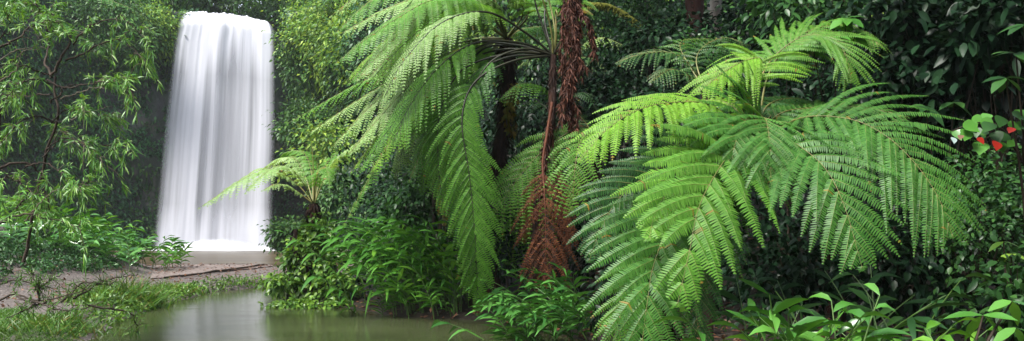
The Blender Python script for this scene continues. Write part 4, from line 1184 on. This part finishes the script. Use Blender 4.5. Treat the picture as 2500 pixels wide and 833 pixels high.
    hl(2328, 336, .065, 'white_leaf', 'pale silvery leaf')
    hl(2347, 330, .055, 'litter', 'small orange-brown leaf')

    # dark slender stems in the middle
    for i, (x, y0, y1, lab) in enumerate(((1055, 300, 560, 'thin black stem left of its two neighbours under the pale drooping fronds'), (1070, 310, 560, 'thin black stem standing between two others under the pale drooping fronds'), (1086, 290, 540, 'thin black stem nearest the long hanging frond'))):
        b = at(x + 4, y1, 15.4); b[2] = float(gh(b[0], b[1])) - .05
        rt = thing('sapling', b, lab, 'sapling', 'thin black stems in the centre')
        t = at(x, y0, 15.4)
        trunk_mesh([b, (b + t) / 2 + np.array([.02, 0, 0]), t], .05, .03, 16, .15, i).build('stem', M['twig_dark'], rt, b)
        lf = MB(); rr_ = R(50 + i); n = 120
        lf.leaves(t + rr_.normal(size=(n, 3)) * .35, rdir(rr_, n) - UP * .4, UP + .4 * rr_.normal(size=(n, 3)), .16, .045, OVAL, .3, .2)
        lf.build('foliage', M['mid_leaf'], rt, b)


understory()


def tall_tree(lab, foot, top_px, r0, r1, bark, seed, crown_c, crown_r, n=9000, mat='dark_leaf'):
    b = np.array([foot[0], foot[1], 0.]); b[2] = float(gh(b[0], b[1])) - .2
    t = np.array(top_px, float)
    root = thing('jungle_tree', b, lab, 'tree', 'tall trees of the shaded jungle')
    r = R(seed)
    mb = trunk_mesh([b, b + (t - b) * .35 + np.array([.05, 0, 0]), t], r0, r1, 40, .08, seed, 14)
    cc = np.asarray(crown_c, float)
    K = 26
    cl = cc + rdir(r, K) * np.asarray(crown_r) * (r.rand(K, 1) ** .5)
    for q in cl:
        mb.tube(curve([t - UP * r.uniform(0, 1.5), (t + q) / 2 + .3 * r.normal(size=3) + UP * .2, q], 10), np.linspace(r1 * .5, .02, 10), 6)
    mb.build('trunk', M[bark], root, b)
    k = r.randint(0, K, n)
    P = cl[k] + r.normal(size=(n, 3)) * np.asarray(crown_r) * .20
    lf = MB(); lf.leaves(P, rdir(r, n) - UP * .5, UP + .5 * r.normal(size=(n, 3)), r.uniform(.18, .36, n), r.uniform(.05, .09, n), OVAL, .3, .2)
    lf.build('crown', M[mat], root, b)  # crown lies above the view, spread there to shade the jungle wall


p = at(1738, 60, 16.5)
tall_tree('jungle tree with a pale lichen-spotted trunk rising behind the dark fern', (p[0] - .05, 16.5), (p[0] + .1, 16.6, 11.5), .17, .15, 'bark_pale', 31, (4.6, 16.0, 12.8), (4.2, 4.0, 2.0), 12000)
p = at(1702, 20, 17.5)
tall_tree('jungle tree with a thick red-brown trunk just left of the pale trunk', (p[0], 17.6), (p[0] - .1, 17.8, 12.5), .24, .2, 'bark_red', 32, (2.0, 18.5, 13.5), (4.5, 4.0, 2.0), 12000)
p = at(1960, 60, 11.5)
tall_tree('leaning jungle tree with a ragged reddish stem above the arching right frond', (p[0] + .5, 11.6), (p[0] - .3, 11.4, 8.6), .07, .06, 'bark_red', 33, (6.2, 11.4, 9.6), (3.2, 2.4, 1.3), 9000)
p = at(2060, 150, 10.2)
tall_tree('slim jungle tree with a straight thin trunk right of the arching frond', (p[0], 10.3), (p[0], 10.3, 8.0), .035, .03, 'bark', 34, (7.2, 9.6, 9.0), (3.0, 2.2, 1.2), 8000)
p = at(1580, -100, 22)
tall_tree('far jungle tree whose trunk is barely seen behind the fine-leaved shrubs', (p[0] - .3, 22.2), (p[0], 22, 14.5), .16, .13, 'bark', 35, (2.5, 22.5, 15.5), (5, 4, 2.0), 9000)

# unseen rainforest behind the viewer and along the right, added to block low sky
r = R(99); n = 60000
X = np.r_[r.uniform(-34, 22, n // 2), r.uniform(9.5, 15, n // 2)]; Y = np.r_[r.uniform(-15, -9, n // 2), r.uniform(-12, 9, n // 2)]
P = np.c_[X, Y, gh(X, Y) + 15 * r.rand(n)]
mb = MB(); mb.leaves(P, rdir(r, n) - UP * .5, UP + .6 * r.normal(size=(n, 3)), r.uniform(.3, .7, n), r.uniform(.09, .18, n), SMALL, .3, .2)
for k in range(34):
    i = r.randint(0, n); b = np.array([X[i], Y[i], 0.]); b[2] = float(gh(b[0], b[1])) - .2
    mb.tube(curve([b, b + UP * 7 + .3 * r.normal(size=3), b + UP * 15], 10), np.linspace(.22, .12, 10), 7, 1)
tag(mb.build('forest', [M['dark_leaf'], M['bark']]), kind='stuff')

# mossy fallen branch across the upper middle
c = curve(px([(1560, 60, 17), (1510, 25, 17), (1470, 12, 17), (1410, 8, 17.2), (1340, -10, 17.5)]), 30)
mb = MB(); mb.tube(c, .05 * (1 + .5 * (vnoise(np.arange(30) * .8, 0, 0, 2) - .5)), 8)
r = R(5); n = 500; k = r.randint(0, 30, n)
mb.leaves(c[k] + rdir(r, n) * .05, rdir(r, n) - UP, rdir(r, n), .10, .012, SMALL, .3, .1)
tag(mb.build('mossy_branch', M['moss'], origin=c[0]), 'mossy horizontal branch in the shade right of the red dead fronds', 'branch')

# ------------------------------------------------------------------ slender riverside tree, left
def riverside_tree():
    Yb = 11.0
    base = np.array([at(60, 640, 11.5)[0], 11.6, 0.]); base[2] = float(gh(base[0], base[1])) - .05
    root = thing('slender_tree', base, 'slender riverside tree with sparse twigs and narrow drooping leaves at the left edge', 'tree')
    br = MB(); tws = MB(); r = R(91)
    lines = [  # main limbs: points (px, py, Y), radius, leafy from
        ([(60, 640, 11.6), (82, 480, 11.4), (104, 385, 11.2), (130, 300, 11.0), (120, 230, 11.0), (122, 185, 11.0)], .026, .016, None),
        ([(122, 185, 11), (160, 150, 11), (178, 112, 11), (150, 75, 11), (128, 40, 11)], .022, .006, .5),
        ([(178, 112, 11), (215, 85, 10.8), (265, 70, 10.6), (320, 95, 10.5), (355, 135, 10.5)], .014, .004, .15),
        ([(160, 150, 11), (220, 120, 10.9), (280, 95, 10.8), (330, 118, 10.8), (345, 150, 10.8)], .014, .004, .25),
        ([(122, 185, 11), (110, 130, 11.2), (112, 80, 11.3), (90, 40, 11.4), (40, 20, 11.5)], .020, .005, .3),
        ([(112, 80, 11.3), (130, 40, 11.2), (100, 20, 11.2), (50, 12, 11.2)], .012, .004, .2),
        ([(-20, 128, 10.6), (30, 95, 10.6), (75, 60, 10.7), (125, 40, 10.8), (160, 52, 10.9)], .020, .004, .35),
        ([(-20, 100, 10.4), (20, 88, 10.4), (45, 60, 10.4), (40, 25, 10.4)], .013, .004, .5),
        ([(122, 200, 11), (165, 215, 10.8), (220, 210, 10.6), (275, 205, 10.5), (320, 215, 10.5), (338, 245, 10.5)], .014, .004, .62),
        ([(122, 250, 11), (160, 225, 11.1), (190, 218, 11.1), (260, 215, 11.1)], .012, .004, .8),
        ([(130, 300, 11), (165, 265, 11.2), (205, 282, 11.3), (280, 278, 11.4)], .012, .003, .75),
        ([(122, 200, 11), (80, 190, 10.6), (40, 205, 10.3), (10, 240, 10.1)], .016, .004, .25),
        ([(122, 185, 11), (70, 165, 10.7), (25, 145, 10.5), (-15, 150, 10.4)], .014, .004, .2),
        ([(130, 300, 11), (85, 290, 10.7), (45, 310, 10.5), (5, 350, 10.3)], .016, .004, .2),
        ([(110, 370, 11.2), (150, 345, 11), (200, 350, 10.9), (250, 350, 10.8), (308, 355, 10.7)], .013, .003, .45),
        ([(150, 345, 11), (200, 345, 10.8), (240, 360, 10.7), (265, 395, 10.6)], .011, .003, .3),
        ([(104, 385, 11.2), (140, 320, 11.4), (190, 330, 11.5), (225, 360, 11.6)], .012, .003, .35),
        ([(-20, 420, 10.2), (20, 405, 10.3), (60, 408, 10.4), (78, 440, 10.5), (92, 500, 10.6), (100, 545, 10.6)], .022, .006, .4),
        ([(60, 408, 10.4), (110, 402, 10.5), (150, 420, 10.5), (185, 455, 10.5), (210, 455, 10.5)], .013, .004, .45),
        ([(90, 440, 11.3), (140, 470, 11), (190, 455, 10.8), (215, 425, 10.7)], .012, .003, .4),
        ([(-20, 560, 10.2), (20, 535, 10.3), (60, 500, 10.4), (90, 470, 10.5), (130, 450, 10.6)], .022, .006, .35),
        ([(20, 535, 10.3), (70, 525, 10.2), (120, 530, 10.1), (170, 540, 10), (190, 560, 10)], .014, .004, .3),
        ([(82, 480, 11.4), (45, 440, 11.2), (10, 430, 11), (-20, 450, 10.9)], .014, .004, .2),
        ([(130, 300, 11), (170, 270, 10.7), (200, 240, 10.5), (215, 265, 10.4)], .010, .003, .5),
        ([(122, 230, 11), (60, 240, 11.2), (20, 230, 11.4), (-20, 250, 11.5)], .012, .003, .3),
    ]
    P = []; D = []
    for pts, r0, r1, leafy in lines:
        c = curve(px(pts), 26)
        c = c + .012 * np.cumsum(r.normal(size=(26, 3)), 0) * np.array([1, 1.5, 1])
        br.tube(c, np.linspace(r0, r1, 26), 6)
        if leafy is None:
            continue
        # side twigs with tassels of leaves
        tw = r.uniform(leafy, 1.0, 14)
        for s in np.r_[tw, 1.0]:
            i = min(25, int(s * 25))
            t = nrm(c[min(i + 1, 25)] - c[max(i - 1, 0)])
            d = nrm(t * .8 + .55 * r.normal(size=3) - UP * .12)
            ln = r.uniform(.10, .34)
            q = curve([c[i], c[i] + d * ln * .55 + UP * .02, c[i] + d * ln - UP * ln * r.uniform(.15, .5)], 8)
            tws.tube(q, np.linspace(.006, .002, 8), 4)
            m = r.randint(9, 22)
            k = r.randint(2, 8, m)
            P.append(q[k] + .012 * r.normal(size=(m, 3)))
            D.append(nrm(d * .75 + .6 * r.normal(size=(m, 3)) - UP * .22))
    for p in ([(-10, 180, 10.8), (40, 130, 10.7), (85, 100, 10.6), (105, 60, 10.6)], [(-10, 160, 10.5), (30, 140, 10.5), (70, 125, 10.5), (120, 135, 10.5)], [(0, 200, 10.4), (50, 160, 10.4), (75, 110, 10.4), (70, 80, 10.4)],
              [(165, 290, 11), (215, 262, 11), (260, 256, 11)], [(150, 240, 10.8), (200, 205, 10.7), (245, 200, 10.7)], [(60, 540, 10.3), (95, 500, 10.3), (150, 470, 10.3), (175, 490, 10.3)]):
        c = curve(px(p), 24) + .012 * np.cumsum(r.normal(size=(24, 3)), 0)
        tws.tube(c, np.linspace(.010, .003, 24), 5)
    br.build('trunk', M['bark'], root, base); tws.build('twigs', M['twig'], root, base)
    P = np.vstack(P); D = np.vstack(D); n = len(P)
    lf = MB()
    lf.leaves(P, D, UP * .6 + np.array([0, -.5, 0]) + .5 * r.normal(size=(n, 3)), r.uniform(.06, .15, n), r.uniform(.006, .010, n), LANCE, .35, .2)
    lf.build('foliage', M['willow'], root, base)


riverside_tree()


# ------------------------------------------------------------------ left bank: fallen twigs, grass, ground cover
def left_bank():
    b = at(20, 735, 10.2); b[2] = float(gh(b[0], b[1]))
    root = thing('twiggy_bush', b, 'low dark twiggy bush with thin needle leaves on the near left bank', 'shrub')
    br = MB(); r = R(17); P = []; D = []
    L_ = [[(-20, 745, 10.2), (40, 725, 10.2), (110, 740, 10.1), (180, 730, 10.1), (240, 700, 10.1)],
          [(40, 725, 10.2), (90, 735, 9.9), (140, 755, 9.8), (210, 745, 9.8), (255, 735, 9.8)],
          [(95, 735, 10.1), (88, 690, 10.1), (80, 660, 10.1)],
          [(95, 735, 10.1), (120, 690, 10.3), (150, 672, 10.4)],
          [(150, 735, 10.1), (200, 690, 10.4), (250, 690, 10.5), (290, 700, 10.6)],
          [(-20, 700, 10.4), (30, 690, 10.3), (70, 700, 10.2), (95, 735, 10.1)],
          [(180, 730, 10.1), (240, 690, 10.5), (300, 672, 10.8), (345, 660, 11)],
          [(210, 745, 9.8), (280, 750, 9.9), (310, 770, 10.0), (312, 810, 10.1)],
          [(110, 740, 10.1), (60, 770, 9.7), (20, 790, 9.5)]]
    for p in L_:
        c = curve(px(p), 24); c = c + .010 * np.cumsum(r.normal(size=(24, 3)), 0)
        c[:, 2] = np.maximum(c[:, 2], gh(c[:, 0], c[:, 1]) + .03)
        br.tube(c, np.linspace(.018, .005, 24), 5)
        for s in r.uniform(.2, 1, 13):
            i = int(s * 23); d = nrm(r.normal(size=3) + UP * .4); ln = r.uniform(.08, .3)
            q = curve([c[i], c[i] + d * ln * .5, c[i] + d * ln - UP * ln * .2], 6); br.tube(q, np.linspace(.005, .002, 6), 4)
            m = r.randint(6, 14); P.append(q[r.randint(1, 6, m)]); D.append(rdir(r, m) + d * .6 - UP * .4)
    br.build('branch', M['twig_dark'], root, b)
    P = np.vstack(P); D = np.vstack(D); n = len(P)
    lf = MB(); lf.leaves(P, D, rdir(r, n) + UP, r.uniform(.06, .13, n), .006, LANCE, .3, .2)
    lf.build('foliage', M['grass'], root, b)

    # tall grass clumps at the end of the bank
    def tuft(lab, x, y, n, h, spread, mats, seed):
        r = R(seed)
        D0 = EYE * F / (y - HY)
        b = np.array([(x - CX) / F * D0, D0, 0.]); b[2] = float(gh(b[0], b[1])) - .02
        root = thing('grass_clump', b, lab, 'grass clump', 'grass clumps on the near bank')
        for nm, mt, f in (('green_blades', mats[0], .8), ('dry_blades', mats[1], .2)):
            m = int(n * f); q = b + np.c_[r.normal(size=(m, 2)) * spread, np.zeros(m)]
            q[:, 2] = np.maximum(gh(q[:, 0], q[:, 1]), -.02) - .02
            a = rdir(r, m) * np.array([.95, .95, .25]) + UP
            mb = MB(); mb.leaves(q, a, rdir(r, m), h * r.uniform(.45, 1.15, m), r.uniform(.006, .011, m), ((0, 1), (.35, .9), (.7, .6), (1, .05)), r.uniform(.1, .8, m), .1)
            mb.build(nm, M[mt], root, b)
    tuft('tall tangled grass clump at the tip of the near bank, next to the pond', 335, 752, 900, .85, (.22, .3), ('grass', 'straw'), 1)
    tuft('bright grass clump behind the twiggy bush on the near bank', 262, 760, 900, .72, (.3, .4), ('grass', 'straw'), 2)
    tuft('short grass clump at the bottom of the near bank by the water', 150, 822, 700, .42, (.3, .4), ('grass', 'straw'), 3)
    tuft('yellowish grass clump on the spit edge where the cable ends', 425, 722, 500, .42, (.35, .3), ('grass', 'straw'), 4)

    # grass, ground cover and leaf litter
    r = R(55)
    n = 60000
    X = r.uniform(-9.5, -4.6, n); Y = r.uniform(8.0, 16.5, n)
    s = sdist(POND, X, Y)
    d = fbm(X * .8, Y * .8, 0, 88)
    keep = (s < -.05) & (s > -3.3) & (d + .25 * np.exp(s) > .50 + .06 * np.maximum(0, Y - 11.5))
    q = np.c_[X, Y, np.maximum(gh(X, Y), -.02)][keep]; n = len(q)
    mb = MB(); mb.leaves(q, rdir(r, n) * np.array([1.3, 1.3, .3]) + UP, rdir(r, n), r.uniform(.05, .20, n), .0045, BLADE, r.uniform(.1, .7, n), .1)
    tag(mb.build('grass', M['grass']), kind='stuff')
    n = 60000
    X = r.uniform(-13.5, -5.0, n); Y = r.uniform(9, 24.5, n)
    s = sdist(POND, X, Y)
    rag = .35 + .9 * (fbm(X * .7, Y * .7, 0, 44) - .35)
    keep = (s < .08) & (s > -np.maximum(.12, rag)) & (Y > 12.5)
    q = np.c_[X, Y, np.maximum(gh(X, Y), 0) + r.rand(len(X)) * .22 * np.clip(rag * 2, .3, 1)][keep]; n = len(q)
    mb = MB(); mb.leaves(q, rdir(r, n) - UP * .2, UP + .5 * r.normal(size=(n, 3)), r.uniform(.06, .13, n), .022, SMALL, .3, .2)
    tag(mb.build('creeping_groundcover_foliage', M['lime_leaf']), kind='stuff')
    n = 26000                                                # low weeds at the foot of the left thicket
    X = r.uniform(-16, -8.5, n); Y = r.uniform(15, 25, n)
    dd = fbm(X * .5, Y * .5, 0, 46)
    lim = -11.2 - .05 * (Y - 18)
    keep = (X < lim - 1.2 + 1.6 * (dd - .4)) & (dd > .46)
    q = np.c_[X, Y, gh(X, Y) + r.rand(len(X)) * .22][keep]; n = len(q)
    mb = MB(); mb.leaves(q, rdir(r, n) - UP * .1, UP + .5 * r.normal(size=(n, 3)), r.uniform(.08, .22, n), .028, SMALL, .3, .2)
    tag(mb.build('weeds', M['mid_leaf']), kind='stuff')
    n = 1500
    X = r.uniform(-13.5, -6, n); Y = r.uniform(13, 29, n)
    h = gh(X, Y)
    keep = (h > .05) & (sdist(POND, X, Y) < -.1)
    q = np.c_[X, Y, h + .07][keep]; n = len(q)
    mb = MB(); mb.leaves(q, rdir(r, n) * np.array([1, 1, .2]), UP + .3 * r.normal(size=(n, 3)), r.uniform(.07, .16, n), .03, SMALL, .1, .3)
    # leaf litter along the right-hand shore and in the jungle
    n2 = 5000
    X = r.uniform(-5, 6, n2); Y = r.uniform(4, 17, n2); h = gh(X, Y); keep = h > .0
    q = np.c_[X, Y, h + .02][keep]; n2 = len(q)
    mb.leaves(q, rdir(r, n2) * np.array([1, 1, .2]), UP + .3 * r.normal(size=(n2, 3)), r.uniform(.07, .16, n2), .03, SMALL, .1, .3)
    tag(mb.build('fallen_leaves', M['litter']), kind='stuff')


left_bank()

# ------------------------------------------------------------------ camera, light, air
cam = bpy.data.cameras.new('camera'); co = bpy.data.objects.new('camera', cam); COL.objects.link(co)
co.location = (0, 0, EYE); co.rotation_euler = (PI / 2, 0, 0)
cam.sensor_width = 36; cam.lens = F / 2500 * 36; cam.shift_y = (HY - 416.5) / 2500
cam.clip_end = 3000; cam.clip_start = .05
SC.camera = co

EL, AZ = math.radians(58), math.radians(-48)           # sun high, front-left of the viewer's back
w = bpy.data.worlds.new('World'); SC.world = w; w.use_nodes = True
nt = w.node_tree; nt.nodes.clear()
sky = nt.nodes.new('ShaderNodeTexSky'); sky.sky_type = 'NISHITA'; sky.sun_disc = False
sundir = Vector((-.46, -.50, 1.1)).normalized()
sky.sun_elevation = math.asin(sundir.z); sky.sun_rotation = math.atan2(sundir.x, sundir.y)
hs = nt.nodes.new('ShaderNodeHueSaturation'); hs.inputs['Saturation'].default_value = .45
bg = nt.nodes.new('ShaderNodeBackground'); bg.inputs['Strength'].default_value = .068
wo = nt.nodes.new('ShaderNodeOutputWorld')
nt.links.new(sky.outputs[0], hs.inputs['Color']); nt.links.new(hs.outputs[0], bg.inputs[0]); nt.links.new(bg.outputs[0], wo.inputs[0])
sl = bpy.data.lights.new('sun', 'SUN'); so = bpy.data.objects.new('sun', sl); COL.objects.link(so)
sl.energy = 1.5; sl.angle = math.radians(20); sl.color = (1, .96, .90)
so.rotation_euler = (-sundir).to_track_quat('-Z', 'Y').to_euler(); so.location = (-10, -10, 40)

m, nt, out = newmat('haze')
pv = nd(nt, 'ShaderNodeVolumePrincipled'); pv.inputs['Density'].default_value = .0004; pv.inputs['Color'].default_value = (.86, .92, 1, 1)
nt.links.new(pv.outputs[0], out.inputs['Volume'])
mb = MB()
x0, x1, y0, y1, z0, z1 = -62, 45, -18, 80, -2.5, 34
cv = np.array([[x, y, z] for x in (x0, x1) for y in (y0, y1) for z in (z0, z1)], float)
mb.add(cv, [[0, 1, 3, 2], [4, 6, 7, 5], [0, 4, 5, 1], [2, 3, 7, 6], [0, 2, 6, 4], [1, 5, 7, 3]])
HAZE = True
if HAZE:
    tag(mb.build('haze', m, smooth=False), kind='stuff')

vs = SC.view_settings
vs.view_transform = 'Standard'; vs.look = 'None'; vs.gamma = 1; vs.use_curve_mapping = False
vs.exposure = 2.3
SC.cycles.max_bounces = 6; SC.cycles.diffuse_bounces = 3; SC.cycles.transparent_max_bounces = 12; SC.cycles.volume_bounces = 1
SC.cycles.use_denoising = True
